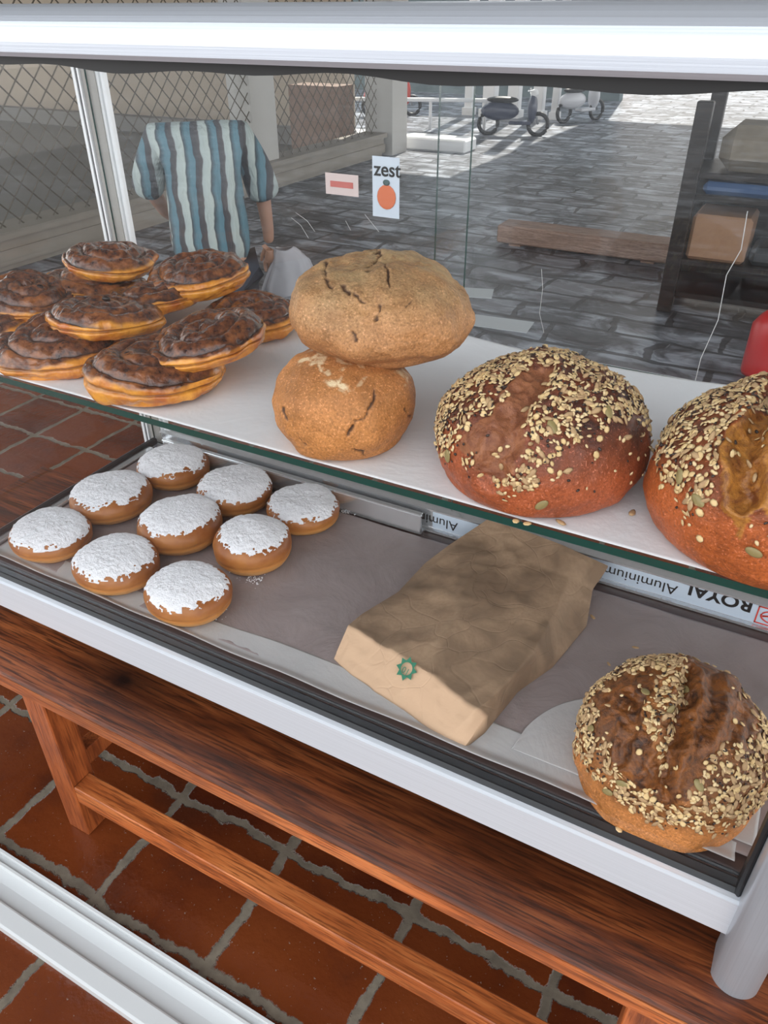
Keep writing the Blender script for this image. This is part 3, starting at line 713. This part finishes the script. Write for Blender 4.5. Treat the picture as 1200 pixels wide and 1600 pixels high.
def seeds(o, D, count, seed, density, mixw=(.40, .16, .26, .18), scale=1.0, pumpkins=()):
    rng = np.random.default_rng(seed); P, F, Nn = D['P'], D['F'], D['N']
    a = np.linalg.norm(np.cross(P[F[:, 2]]-P[F[:, 0]], P[F[:, 3]]-P[F[:, 1]]), axis=1)
    fi = F[:, 0]; wgt = a*density(D, fi); wgt = wgt/wgt.sum()
    pick = rng.choice(len(F), size=count, p=wgt)
    V = []; FF = []; MI = []; kinds = ['sesame', 'kernel', 'flake', 'dark']; nv = 0
    for q in pick:
        f = F[q]; u, v = rng.random(2); p = (P[f[0]]*(1-u)+P[f[1]]*u)*(1-v)+(P[f[3]]*(1-u)+P[f[2]]*u)*v
        n_ = Nn[f[0]]+rng.standard_normal(3)*.30; n_ /= np.linalg.norm(n_)
        ki = rng.choice(4, p=mixw); tv, tf = TEMPL[kinds[ki]]; B_ = basis(n_, rng)
        s_ = scale*rng.uniform(.8, 1.25); pts = (tv*s_) @ B_.T + p + n_*(.0005+.0009*rng.random())
        V.append(pts)
        for g in tf: FF.append(tuple(nv+x for x in (g if g[0] != g[3] else g[:3]))); MI.append(ki)
        nv += len(tv)
    me = bpy.data.meshes.new('seed_topping'); me.from_pydata(np.concatenate(V).tolist(), [], FF)
    me.polygons.foreach_set('material_index', MI); me.polygons.foreach_set('use_smooth', [True]*len(MI)); me.update()
    s_ = link('seed_topping', me, o, [SESAME, KERNEL, FLAKE, DARKSEED]); s_['kind'] = 'stuff'; s_['label'] = 'crusted mix of sesame, sunflower kernels, flakes and dark seeds'
    for (sx_, sy_) in pumpkins:
        dd = (D['px']-sx_)**2+(D['py']-sy_)**2+(~D['front'])*1e9; i = int(np.argmin(dd)); n_ = Nn[i]
        B_ = basis(n_, rng); m_ = MB(); m_.ell((0, 0, 0), (.0052, .0030, .0011), 14, 8, rot=B_)
        ob = m_.build('pumpkin_seed', PUMPKIN, o); ob.location = tuple(P[i]+n_*.0010); ob['label'] = 'large olive pumpkin seed'
PX = lambda D, f: (D['px'][f], D['py'][f])

# --- plain loaves
lo, D = loaf('rye_loaf', (-.2957, .0835, .2556), .0577, .0577, .0690, .40, .78, 2.35, RYE_LOW, 11,
    cracks=[([(590, 608), (578, 640), (566, 652), (552, 664), (546, 680)], 3.6, .0016), ([(440, 640), (450, 658)], 3, .001), ([(632, 640), (648, 655)], 2.5, .001), ([(468, 682), (482, 695)], 2.5, .001), ([(550, 700), (568, 712)], 2.5, .001)],
    flour=[([(468, 566), (495, 558), (505, 574)], 9, .9), ([(515, 600), (532, 590), (540, 606)], 13, 1.0), ([(568, 558), (592, 553)], 9, .85), ([(520, 560), (545, 562)], 7, .6), ([(618, 586), (636, 590)], 5, .7), ([(560, 600), (574, 594)], 5, .5)], noise_amp=.002)
tag(lo, 'golden brown round rye loaf with flour marks, underneath the taller cracked one', 'bread')
uo, D = loaf('rye_loaf', (-.284, .124, .3225), .0735, .070, .0690, .42, .62, 2.25, RYE_UP, 23,
    cracks=[([(573, 388), (594, 392), (590, 405), (576, 420)], 4.5, .0025), ([(600, 408), (608, 428), (612, 452)], 3.5, .0015), ([(512, 412), (510, 432), (517, 450)], 4, .0018), ([(533, 446), (544, 460)], 3.4, .0015), ([(552, 458), (570, 474)], 3, .0012), ([(594, 480), (586, 502)], 3, .0012), ([(548, 522), (556, 536)], 3.2, .0014), ([(630, 480), (640, 472)], 2.5, .001), ([(520, 383), (552, 386)], 3.5, .0022)],
    flour=[([(560, 385), (640, 390), (700, 420)], 26, .55), ([(500, 410), (560, 430)], 20, .4)], noise_amp=.0035, lump=.0065, tilt=(math.radians(3), math.radians(4)))
tag(uo, 'pale brown round rye loaf with cracked top, stacked on the smaller loaf', 'bread')

# --- seeded loaf A
bareA = [([(722, 690), (770, 640), (812, 590), (850, 565), (870, 575), (845, 610), (828, 650), (812, 700), (800, 745), (760, 745)], 1)]
A_, D = loaf('seeded_loaf', (-.140, .1045, .2556), .0795, .0815, .0800, .32, .86, 2.3, SEED_A, 31, bare=bareA,
    grooves=[([(770, 745), (800, 660), (850, 585)], 28, .006), ([(900, 615), (985, 592)], 7, .003)], lump=.004, tone=(.30, .62))
def densA(D, f):
    x, y = PX(D, f); z = D['zt'][f]; fr = D['front'][f]
    g = sstep(.20, .42, z+.05*np.sin(x*.05))*(1-D['bare'][f]*.96)
    g = g*(1-.9*(inpoly(x, y, [(880, 700), (1019, 640), (1019, 805), (700, 805), (830, 770)])))
    g = g*(.55+.45*sstep(-.2, .3, fbm(D['P'][f], 60, 2, 4)))
    return np.where(fr, g, .35*sstep(.3, .5, z))+1e-9
seeds(A_, D, 2500, 3, densA, mixw=(.40, .12, .22, .26), scale=.92, pumpkins=[(845, 787), (700, 712), (862, 668), (950, 645)])
tag(A_, 'round seed-crusted loaf in the middle of the shelf, left of the other seeded loaf', 'bread')
# --- seeded loaf B
bareB = [([(1165, 640), (1200, 622), (1260, 640), (1260, 860), (1190, 800), (1160, 840), (1130, 800), (1128, 740), (1138, 690)], 1)]
B_, D = loaf('seeded_loaf', (.0245, .1045, .2556), .0845, .0885, .0885, .32, .86, 2.4, SEED_B, 41, bare=bareB,
    grooves=[([(1168, 780), (1166, 720), (1185, 660), (1200, 625)], 30, .009)], lump=.004, tone=(.36, .62))
def densB(D, f):
    x, y = PX(D, f); z = D['zt'][f]; fr = D['front'][f]
    g = sstep(.36, .52, z+.04*np.sin(x*.06))*(1-D['bare'][f]*.93)+.035*sstep(.05, .3, z)
    g = g*(1-.9*inpoly(x, y, [(1100, 790), (1130, 720), (1260, 720), (1260, 960), (1060, 900)]))
    return np.where(fr, g, .35*sstep(.3, .5, z))+1e-9
seeds(B_, D, 2700, 4, densB, mixw=(.40, .10, .26, .24), scale=.95, pumpkins=[(1090, 782), (1180, 864), (1063, 745)])
tag(B_, 'big seed-crusted loaf with orange crust at the right end of the shelf', 'bread')
# --- seeded loaf C on the deck
bareC = [([(935, 1090), (985, 1050), (1030, 1045), (1010, 1090), (1005, 1130), (1025, 1180), (1025, 1240), (990, 1235), (950, 1180), (938, 1130)], 1),
         ([(1070, 1015), (1120, 1030), (1150, 1060), (1185, 1100), (1182, 1150), (1140, 1175), (1105, 1180), (1095, 1215), (1075, 1250), (1040, 1280), (1020, 1260), (1035, 1190), (1055, 1120), (1075, 1060)], 1)]
C_, D = loaf('seeded_loaf', (.0085, .0905, .0030), .0770, .0850, .0985, .24, .93, 2.3, SEED_C, 57, bare=bareC,
    grooves=[([(1030, 1250), (1045, 1180), (1062, 1120), (1070, 1060)], 24, .009), ([(975, 1190), (985, 1130), (990, 1090)], 18, .004), ([(1140, 1065), (1132, 1120), (1110, 1165)], 24, -.004)], lump=.0045, tone=(.26, .44), rz=math.radians(-10))
def densC(D, f):
    x, y = PX(D, f); z = D['zt'][f]; fr = D['front'][f]
    g = sstep(.22, .36, z+.05*np.sin(x*.045))*(1-D['bare'][f]*.975)
    return np.where(fr, g, .35*sstep(.3, .5, z))+1e-9
seeds(C_, D, 1900, 6, densC, mixw=(.36, .20, .26, .18), scale=1.0, pumpkins=[(924, 1138), (973, 1226), (949, 1238), (1090, 1227), (1075, 1069), (1046, 1110), (1008, 1084)])
tag(C_, 'dark seed-crusted loaf with split top on the lower deck, right of the paper bag', 'bread')

# --- doughnuts
DN = [((-.6929, .2704), .0495, .0381, 'at the back corner, nearest the corner post'), ((-.7111, .172), .0515, .0384, 'at the left end, middle of the left row'),
      ((-.7124, .0756), .0501, .0379, 'at the far left, nearest the front glass'), ((-.5775, .2588), .0495, .0412, 'in the back row, second from the left'),
      ((-.5872, .1636), .0507, .0429, 'in the very centre of the nine'), ((-.6002, .070), .0503, .0388, 'in the front row, middle of three'),
      ((-.4776, .2678), .0469, .0355, 'in the back row, nearest the shiny rail end'), ((-.4838, .1704), .0461, .0442, 'tallest and peaked, on the right of the middle row'),
      ((-.4922, .0672), .049, .041, 'in the front row, rightmost and nearest the camera')]
for i, ((x, y), r, h, wh) in enumerate(DN):
    P, F, t, rr, th, nr = bun_grid(r, r*(.97+.06*math.sin(i*2.1)), h, .44, .72, 2.5, 100, 220)
    # keep doughnuts apart
    up = sstep(0, .1, t); N_ = grid_normals(P, F)
    P = P+N_*(up*(.0018*fbm(P, 22, 3, 70+i)-.0009*np.exp(-((t-.27)/.03)**2)))[:, None]
    if i == 7: P[:, 2] += .004*np.exp(-(P[:, 0]**2+(P[:, 1]-.005)**2)/.0003)
    N_ = grid_normals(P, F); c = (x, y, .0023)
    zt = P[:, 2]/h; top = (nr-1)*220; caps = [tuple(int(q) for q in range(220))[::-1], tuple(int(q) for q in top+np.arange(220))]
    o = link('doughnut', np_mesh('doughnut', P, F, dict(tone=zt), caps=caps), None, DOUGH); o.location = c
    tag(o, 'sugar-dusted round doughnut ' + wh, 'doughnut', 'sugar-dusted doughnuts on the lower deck')
    cover = rr*1.0+.09*fbm(P, 45, 3, 90+i)+.10*fbm(P, 300, 3, 33+i); off = np.array([.07*math.sin(i*1.7), .05*math.cos(i*2.3)])
    cover += (P[:, 0]*off[0]+P[:, 1]*off[1])/r
    ok = (t > .42) & (cover < (.94 if i != 7 else .88)); fm = ok[F].all(1)
    Q = P+N_*(.0005+.0011*(fbm(P, 230, 3, 7+i)*.5+.5).clip(0, 1)*sstep(0, .05, .9-cover))[:, None]
    used = np.unique(F[fm]); rem = -np.ones(len(P), int); rem[used] = np.arange(len(used))
    so_ = link('sugar_coating', np_mesh('sugar_coating', Q[used], rem[F[fm]]), o, SUGAR)
# spilled sugar
rng = np.random.default_rng(8); sg = MB()
for k in range(260):
    cc = [(398, 905), (378, 893), (540, 800), (535, 795), (330, 960)][k % 5]; q = at(cc[0]+rng.normal()*9, cc[1]+rng.normal()*5, .0025); s_ = .0004+.0007*rng.random()
    sg.ell((q[0], q[1], .0024), (s_, s_, s_*.6), 6, 4)
tag(sg.build('spilled_sugar', SUGAR), 'powdered sugar spilled on the parchment beside the doughnuts', 'sugar', kind='stuff')

# --- spiral pastries
def pastry(c, r, h, rot, rz, seed, label, nsp=2.9, ex=1.0, raisins=0):
    seg, rings = 260, 120
    P, F, t, rr, th, nr = bun_grid(r*ex, r, h, .42, .84, 3.0, rings, seg)
    N_ = grid_normals(P, F); up = sstep(0, .1, t)
    ph = rr*nsp-(th+.35*fbm(P, 20, 2, seed))/(2*math.pi); fr = ph-np.floor(ph)
    ridge = np.abs(np.sin(math.pi*fr))**.6
    topm = sstep(.30, .46, t)*(1-sstep(.0, 1, 0))
    gz = topm*(1-ridge)
    # one outer seam low on the side
    seam = np.exp(-((t-.30-.05*np.sin(th+seed))/.022)**2)
    P = P+N_*(up*(.0042*fbm(P, 20, 3, seed)+.0012*fbm(P, 95, 3, seed+1)))[:, None]
    P[:, 2] *= 1+.16*np.sin(th+seed*1.3)*rr
    P[:, 2] += topm*(-.0055*(1-ridge)+.0045*(1-rr**2)+.0012*fbm(P, 80, 2, seed+4))
    P = P-N_*(.0028*seam)[:, None]
    P[:, 0] *= 1+.05*np.sin(th*3+seed); P[:, 1] *= 1+.04*np.cos(th*2+seed)
    tone = sstep(.36, .47, t+.09*fbm(P, 35, 3, seed+8)+.05*np.sin(th*2+seed))
    crack = np.maximum(sstep(.45, .95, gz)*.95, .55*seam)
    top = (nr-1)*seg; caps = [tuple(int(q) for q in range(seg))[::-1], tuple(int(q) for q in top+np.arange(seg))]
    o = link('spiral_pastry', np_mesh('spiral_pastry', P, F, dict(tone=tone, crack=crack), caps=caps), None, PASTRY)
    o.location = c; o.rotation_euler = (math.radians(rot[0]), math.radians(rot[1]), math.radians(rz))
    tag(o, label, 'pastry', 'glazed spiral pastries piled on the shelf paper')
    rg = random.Random(seed)
    for q in range(raisins):
        a = rg.uniform(0, 6.28); d_ = rg.uniform(.1, .6)*r; MB().ell((0, 0, 0), (.0042, .003, .0026), 12, 8).build('raisin', RAISIN, o).location = (d_*math.cos(a), d_*math.sin(a), h+.0025)
    return o
PS = [((-.6239, .0837, .2558), .0565, .030, (-2, 0), 200, 'glazed spiral pastry with raisins, lying flat at the front, left of the other flat one', 2),
      ((-.4930, .0835, .2558), .0590, .034, (-4, 0), 60, 'glazed spiral pastry lying flat at the front edge, right of the raisin one', 1),
      ((-.4651, .1230, .2800), .0570, .027, (-10, 3), 120, 'dark spiral pastry leaning on the flat front one, nearest the round loaves', 0),
      ((-.6010, .1260, .2790), .0540, .026, (-6, 0), 20, 'spiral pastry leaning across the two flat front ones', 1),
      ((-.7390, .0950, .2558), .0430, .024, (0, 0), 300, 'spiral pastry cut off by the left picture edge, lowest there', 0),
      ((-.7340, .1420, .2740), .0500, .025, (-5, -3), 250, 'spiral pastry with pale rim, leaning at the left', 1),
      ((-.7240, .2260, .2720), .0585, .020, (-9, 0), 330, 'darkest spiral pastry at the back left, under the topmost', 0),
      ((-.7080, .2460, .2950), .0530, .023, (1, 4), 10, 'topmost spiral pastry at the back, in front of the corner post', 0),
      ((-.6150, .2060, .2700), .0560, .025, (-13, 4), 90, 'spiral pastry with pale yellow rim in the middle of the pile', 0),
      ((-.5900, .2620, .2850), .0570, .030, (-5, 3), 150, 'reddish brown spiral pastry, highest on the right of the pile', 0),
      ((-.5110, .2400, .2610), .0535, .025, (-6, 0), 220, 'spiral pastry at the right end of the pile, touching the loaves', 0)]
for i, (c, r, h, rot, rz, lb, rs) in enumerate(PS): pastry(c, r, h, rot, rz, 200+i*7, lb, raisins=rs, ex=1.03)
q = at(158, 612, .264)

# --- crumbs on papers
for (px, py, z, k_, lb) in ((988, 801, .2562, 'kernel', 'pale seed lying on shelf paper between two seeded loaves'), (876, 816, .2562, 'kernel', 'reddish seed lying on shelf paper below the middle seeded loaf'), (806, 814, .2562, 'flake', 'pale flake on shelf paper below left of the middle seeded loaf'), (824, 818, .2562, 'flake', 'pale flake on shelf paper, second one below the middle seeded loaf'), (1161, 905, .2562, 'flake', 'pale flake on shelf paper at the front edge below the right loaf'), (926, 964, .0022, 'kernel', 'brown crumb on parchment right of the paper bag'), (951, 1038, .0022, 'kernel', 'brown seed on parchment left above the dark loaf'), (993, 1012, .0022, 'kernel', 'small seed on parchment above the dark loaf'), (967, 1296, .0045, 'flake', 'pale flake on parchment at lower left of the dark loaf')):
    q = at(px, py, z); tv, tf = TEMPL[k_]; m_ = MB(); m_.add((tv*1.2).tolist(), [g if g[0] != g[3] else g[:3] for g in tf], 0, True)
    o = m_.build('seed', FLAKE if k_ == 'flake' else KERNEL); o.location = tuple(q); o.rotation_euler = (0, 0, px); tag(o, lb, 'seed', 'loose seeds on the papers')

# ================================================================== PAPER BAG
rows = [(0.00, [(521, 1030, .004), (615, 1094, .006), (700, 1153, .005), (724, 1170, .004)]),
        (0.13, [(544, 977, .028), (640, 1035, .031), (745, 1112, .030), (760, 1120, .024)]),
        (0.26, [(566, 959, .020), (680, 1003, .035), (798, 1062, .032), (810, 1078, .005)]),
        (0.42, [(622, 925, .010), (725, 965, .036), (838, 1010, .031), (864, 1040, .005)]),
        (0.60, [(664, 880, .008), (765, 905, .031), (868, 955, .029), (917, 975, .006)]),
        (0.78, [(701, 852, .022), (795, 866, .032), (890, 905, .032), (926, 921, .018)]),
        (1.00, [(761, 812, .044), (822, 830, .046), (880, 852, .046), (950, 884, .040)])]
nu, nv = 90, 110; us = np.linspace(0, 1, nu); vs_ = np.linspace(0, 1, nv); rk_ = np.array([r_[0] for r_ in rows])
ctl = np.array([[at(*p_[:2], p_[2]) for p_ in r_[1]] for r_ in rows]); uk = np.array([0, .45, .86, 1.0])
G = np.zeros((nv, nu, 3))
for a in range(3):
    col_ = np.array([[np.interp(v, rk_, ctl[:, j, a]) for j in range(4)] for v in vs_])
    for i in range(nv): G[i, :, a] = np.interp(us, uk, col_[i])
U, V = np.meshgrid(us, vs_); Gf = G.reshape(-1, 3); edge_ = np.minimum(np.minimum(U, 1-U)*12, 1).ravel()*np.minimum(np.minimum(V, 1-V)*16, 1).ravel()
cre = np.maximum(1-2.2*np.abs(fbm(Gf*np.array([1, .6, 1]), 15, 2, 5)), 0)**1.5; Gf[:, 2] += edge_*(.0022*fbm(Gf, 16, 3, 77)+.0034*cre+.0014*np.maximum(1-2.5*np.abs(fbm(Gf, 34, 2, 15)), 0))
Gf[:, 1] += .0022*fbm(np.stack([U.ravel()*7, V.ravel()*0, U.ravel()*0], 1), 1, 3, 9)*(V.ravel() < .02)
Gf[:, 2] = np.maximum(Gf[:, 2], .0035)
bot = Gf.copy(); bz = np.where(V.ravel() > .86, bot[:, 2]-.003, np.interp(V.ravel(), [0, .7, .86], [.0024, .0028, .03])); bot[:, 2] = np.minimum(bz, Gf[:, 2]-.0008)
i = (np.arange(nv-1)[:, None]*nu+np.arange(nu-1)[None]).ravel(); F1 = np.stack([i, i+1, i+nu+1, i+nu], 1); F2 = F1[:, ::-1]+nv*nu
bd = list(range(nu))+[k*nu+nu-1 for k in range(1, nv)]+[(nv-1)*nu+k for k in range(nu-2, -1, -1)]+[k*nu for k in range(nv-2, 0, -1)]
F3 = [(bd[k], nv*nu+bd[k], nv*nu+bd[(k+1) % len(bd)], bd[(k+1) % len(bd)]) for k in range(len(bd))]
fold = np.concatenate([1-sstep(.125, .137, V.ravel()), np.zeros(nv*nu)])
me = np_mesh('paper_bag', np.concatenate([Gf, bot]), np.concatenate([F1, F2, np.array(F3)]), dict(fold=fold))
org = np.array([-.21, .16, .0]); 
for v_ in me.vertices: v_.co -= Vector(org)
bag = link('paper_bag', me, None, KRAFT); bag.location = tuple(org); tag(bag, 'crumpled brown paper bag lying flat on the parchment', 'paper bag')
md = bag.modifiers.new('es', 'EDGE_SPLIT'); md.split_angle = math.radians(50)
# printed star, placed on the folded bottom
def bag_pt(u, v):
    fi = v*(nv-1); fj = u*(nu-1); i0, j0 = int(fi), int(fj); a, b = fi-i0, fj-j0; Gq = Gf.reshape(nv, nu, 3)
    return (Gq[i0, j0]*(1-b)+Gq[i0, j0+1]*b)*(1-a)+(Gq[i0+1, j0]*(1-b)+Gq[i0+1, j0+1]*b)*a
pc = at(636, 1045, .024); du = bag_pt(.55, .07)-bag_pt(.35, .07); du /= np.linalg.norm(du); dv = bag_pt(.45, .11)-bag_pt(.45, .03); dv -= du*np.dot(du, dv); dv /= np.linalg.norm(dv); nn = np.cross(du, dv)
d2 = ((Gf-pc)**2).sum(1); pc = Gf[int(np.argmin(((np.stack(proj(Gf), 1)-np.array([637, 1046]))**2).sum(1)))]+nn*.0022
star = MB(); R1, R2 = .0118, .0078; pts = []
for k in range(16): rr_ = R1 if k % 2 == 0 else R2; a = math.pi*2*k/16+.2; pts.append(pc+rr_*(math.cos(a)*du+math.sin(a)*dv)-org)
inn = [pc+.0062*(math.cos(math.pi*2*k/16+.2)*du+math.sin(math.pi*2*k/16+.2)*dv)-org for k in range(16)]
star.add(pts+inn, [(k, (k+1) % 16, 16+(k+1) % 16, 16+k) for k in range(16)])
star.build('printed_star', GREENINK, bag)['label'] = 'green printed star'
mt = Matrix(((-du[0], -dv[0], nn[0], 0), (-du[1], -dv[1], nn[1], 0), (-du[2], -dv[2], nn[2], 0), (0, 0, 0, 1)))
lp = pc-org+du*.0045+dv*.0008
text_part('10', .0085, tuple(lp), 'printed_number', GREENINK, mtx=mt, parent=bag, extrude=.00005, label='upside-down green number 10')

# ================================================================== BENCH
bn = empty('wooden_bench', (-.3, .1, FZ)); tag(bn, 'varnished reddish wooden bench carrying the display case', 'bench')
def bp(mb, name, m): return mb.build(name, m, bn, offset=tuple(bn.location))
m_ = MB(); prof = [(-.052, -.107), (-.053, -.104), (-.053, -.089), (-.0505, -.0855), (-.047, -.084), (.30, -.084), (.302, -.087), (.302, -.107)]
bp(m_.prism_x(prof, -1.02, .42), 'seat', BENCHTOP)
# keep material coordinates of the seat in world units
for o in bn.children: o.data.transform(Matrix.Translation(bn.location)); o.location = tuple(-x for x in bn.location)
for xx in (-.667, .030):
    for y0, y1 in ((-.050, -.016), (.262, .294)): bp(MB().box(xx, xx+.036, y0, y1, FZ, -.107, bev=.0015), 'leg', BENCHZ)
    bp(MB().box(xx+.008, xx+.028, -.016, .262, -.262, -.235, bev=.001), 'side_stretcher', BENCHZ)
bp(MB().box(-.631, .030, -.0485, -.0225, -.292, -.262, bev=.0012), 'long_stretcher', BENCHX)
bp(MB().box(-.631, .030, .268, .290, -.292, -.262, bev=.0012), 'long_stretcher', BENCHX)
fe = bp(MB().prism_x([(-.0538, -.1075), (-.0538, -.0895), (-.0528, -.0895), (-.0528, -.1075)], -1.02, .42), 'lit_front_edge', BENCHX)  # thin added strip, paints the light caught by the seat's front edge
# white floor track
tk = MB()
prof = [(-.190, FZ), (-.190, FZ+.012), (-.187, FZ+.013), (-.170, FZ+.013), (-.168, FZ+.011), (-.168, FZ+.004), (-.150, FZ+.003), (-.138, FZ+.006), (-.137, FZ+.013), (-.134, FZ+.013), (-.133, FZ+.008), (-.126, FZ+.008), (-.125, FZ+.014), (-.122, FZ+.014), (-.122, FZ)]
tag(tk.prism_x(prof, -1.6, .6).build('floor_track', mat('white_enamel', (.62, .63, .63), .3)), 'white metal sliding track lying on the terracotta floor', 'track')

# ================================================================== PERSON (seen from behind, leaning forward)
def skin(name, verts, edges, radii, m, parent, sub=2, root=0):
    me = bpy.data.meshes.new(name); me.from_pydata([tuple(v) for v in verts], edges, []); o = link(name, me, parent, m)
    md = o.modifiers.new('skin', 'SKIN'); md.use_smooth_shade = True
    sv_ = me.skin_vertices[0].data
    for i, r_ in enumerate(radii): sv_[i].radius = (r_ if isinstance(r_, tuple) else (r_, r_)); 
    sv_[root].use_root = True
    s_ = o.modifiers.new('sub', 'SUBSURF'); s_.levels = sub; s_.render_levels = sub
    return o
pe = empty('person', (-2.38, 2.36, GZ), (0, 0, math.radians(40))); tag(pe, 'person in a striped shirt seen from behind, leaning forward and holding a pale cloth', 'person')
SKINM = mat('skin', (.42, .24, .17), .55)
# local frame: +Y away from the viewer, X to the viewer's right, Z up from the paving
V_ = [(0, 0, .66), (0, .02, .82), (0, .05, 1.00), (0, .09, 1.16), (0, .17, 1.17), (0, .27, 1.10), (0, .32, 1.02),
      (.17, .08, 1.17), (.25, .12, .98), (.27, .20, .76), (.27, .22, .69),
      (-.17, .08, 1.17), (-.24, .14, .98), (-.20, .30, .84), (-.17, .36, .80),
      (.10, .0, .62), (.12, .20, .36), (.12, .05, .08), (.12, .18, .04), (-.10, 0, .62), (-.12, .20, .36), (-.12, .05, .08), (-.12, .18, .04)]
E_ = [(0, 1), (1, 2), (2, 3), (3, 4), (4, 5), (5, 6), (3, 7), (7, 8), (8, 9), (9, 10), (3, 11), (11, 12), (12, 13), (13, 14), (0, 15), (15, 16), (16, 17), (17, 18), (0, 19), (19, 20), (20, 21), (21, 22)]
Rd = [(.13, .10), (.12, .09), (.14, .10), (.13, .09), .055, .085, .07, .06, .042, .030, .026, .06, .042, .03, .026, .08, .055, .038, .035, .08, .055, .038, .035]
skin('body', V_, E_, Rd, SKINM, pe)
skin('hair', [(0, .25, 1.14), (0, .32, 1.12), (0, .36, 1.04)], [(0, 1), (1, 2)], [.07, .088, .07], mat('dark_hair', (.02, .015, .012), .8), pe)
def stripes():
    m = mat('striped_cotton', (.5, .6, .6), .8); N = NT(m); v = N.coord(); s_ = N.n('ShaderNodeSeparateXYZ'); N.l(v, s_.inputs[0])
    xx = N.math('ADD', s_.outputs[0], N.math('MULTIPLY', N.noise(v, 6, 3), .06)); f = N.math('FRACT', N.math('MULTIPLY', xx, 10.0))
    r = N.ramp(f, [(0, (.045, .05, .06)), (.26, (.08, .075, .08)), (.30, (.36, .42, .42)), (.60, (.42, .48, .46)), (.64, (.05, .06, .07)), (.82, (.10, .20, .25))])
    r.node.color_ramp.interpolation = 'CONSTANT' if False else 'LINEAR'
    N.col(r); N.bump(N.noise(N.coord((9, 9, 2.5)), 1.4, 4), .05, .8); return m
skin('shirt', [(0, 0, .62), (0, .02, .82), (0, .05, 1.00), (0, .09, 1.17), (.17, .08, 1.18), (.23, .11, 1.06), (.27, .14, .90), (-.17, .08, 1.18), (-.23, .12, 1.06), (-.26, .17, .92)],
     [(0, 1), (1, 2), (2, 3), (3, 4), (4, 5), (5, 6), (3, 7), (7, 8), (8, 9)], [(.20, .14), (.19, .13), (.18, .13), (.14, .11), .080, .078, .085, .080, .078, .085], stripes(), pe)
skin('trousers', [(0, 0, .68), (.10, 0, .60), (.12, .20, .36), (.12, .06, .12), (-.10, 0, .60), (-.12, .20, .36), (-.12, .06, .12)], [(0, 1), (1, 2), (2, 3), (0, 4), (4, 5), (5, 6)], [(.17, .13), .11, .085, .065, .11, .085, .065], mat('dark_denim', (.03, .035, .05), .9), pe)
for sx_, hx, hy, hz in ((1, .27, .225, .68), (-1, -.165, .37, .795)):
    vs = [(hx, hy, hz), (hx, hy+.01, hz-.06)]; es = [(0, 1)]; rd = [.022, .026]
    for k in range(4):
        b = len(vs); ox = (k-1.5)*.018; ln = (.85, 1.0, .95, .75)[k]
        vs += [(hx+ox, hy+.01, hz-.085), (hx+ox, hy+.02+.005*k, hz-.085-.03*ln), (hx+ox*.9, hy+.005, hz-.085-.058*ln)]; es += [(1, b), (b, b+1), (b+1, b+2)]; rd += [.009, .0085, .0075]
    b = len(vs); vs += [(hx-sx_*.035, hy+.02, hz-.05), (hx-sx_*.042, hy+.03, hz-.085)]; es += [(0, b), (b, b+1)]; rd += [.010, .008]
    skin('hand', vs, es, rd, SKINM, pe, 1)
# pale cloth held in the right hand
q0 = aty(418, 345, 2.47)
nx_, ny_ = 60, 60; U, V = np.meshgrid(np.linspace(0, 1, nx_), np.linspace(0, 1, ny_)); U = U.ravel(); V = V.ravel()
poly_t = [(395, 372), (470, 395), (462, 425), (400, 470), (365, 440)]
ccx, ccz = .30, .60
ang = U*2*math.pi; rad = (.04+.13*V)*(1+.25*np.cos(ang*1+.6)+.12*np.sin(ang*3))
Pc = np.stack([.33+rad*np.cos(ang), .22+.35*rad*np.sin(ang)+.01*np.sin(ang*9)*V, .66-.22*V+.05*np.cos(ang)*V+.0*U], 1); Pc += (.012*fbm(Pc, 12, 3, 5))[:, None]
i = (np.arange(ny_-1)[:, None]*nx_+np.arange(nx_-1)[None]).ravel(); Fc = np.stack([i, i+1, i+nx_+1, i+nx_], 1)
clo = link('cloth', np_mesh('cloth', Pc, Fc, caps=[tuple(int(x) for x in range(nx_))]), None, mat('pale_grey_cloth', (.42, .42, .45), .9)); clo.matrix_world = Matrix.Translation(pe.location) @ Matrix.Rotation(math.radians(40), 4, 'Z')
md = clo.modifiers.new('t', 'SOLIDIFY'); md.thickness = .003
tag(clo, 'pale grey cloth hanging from the striped person\'s right hand', 'cloth')
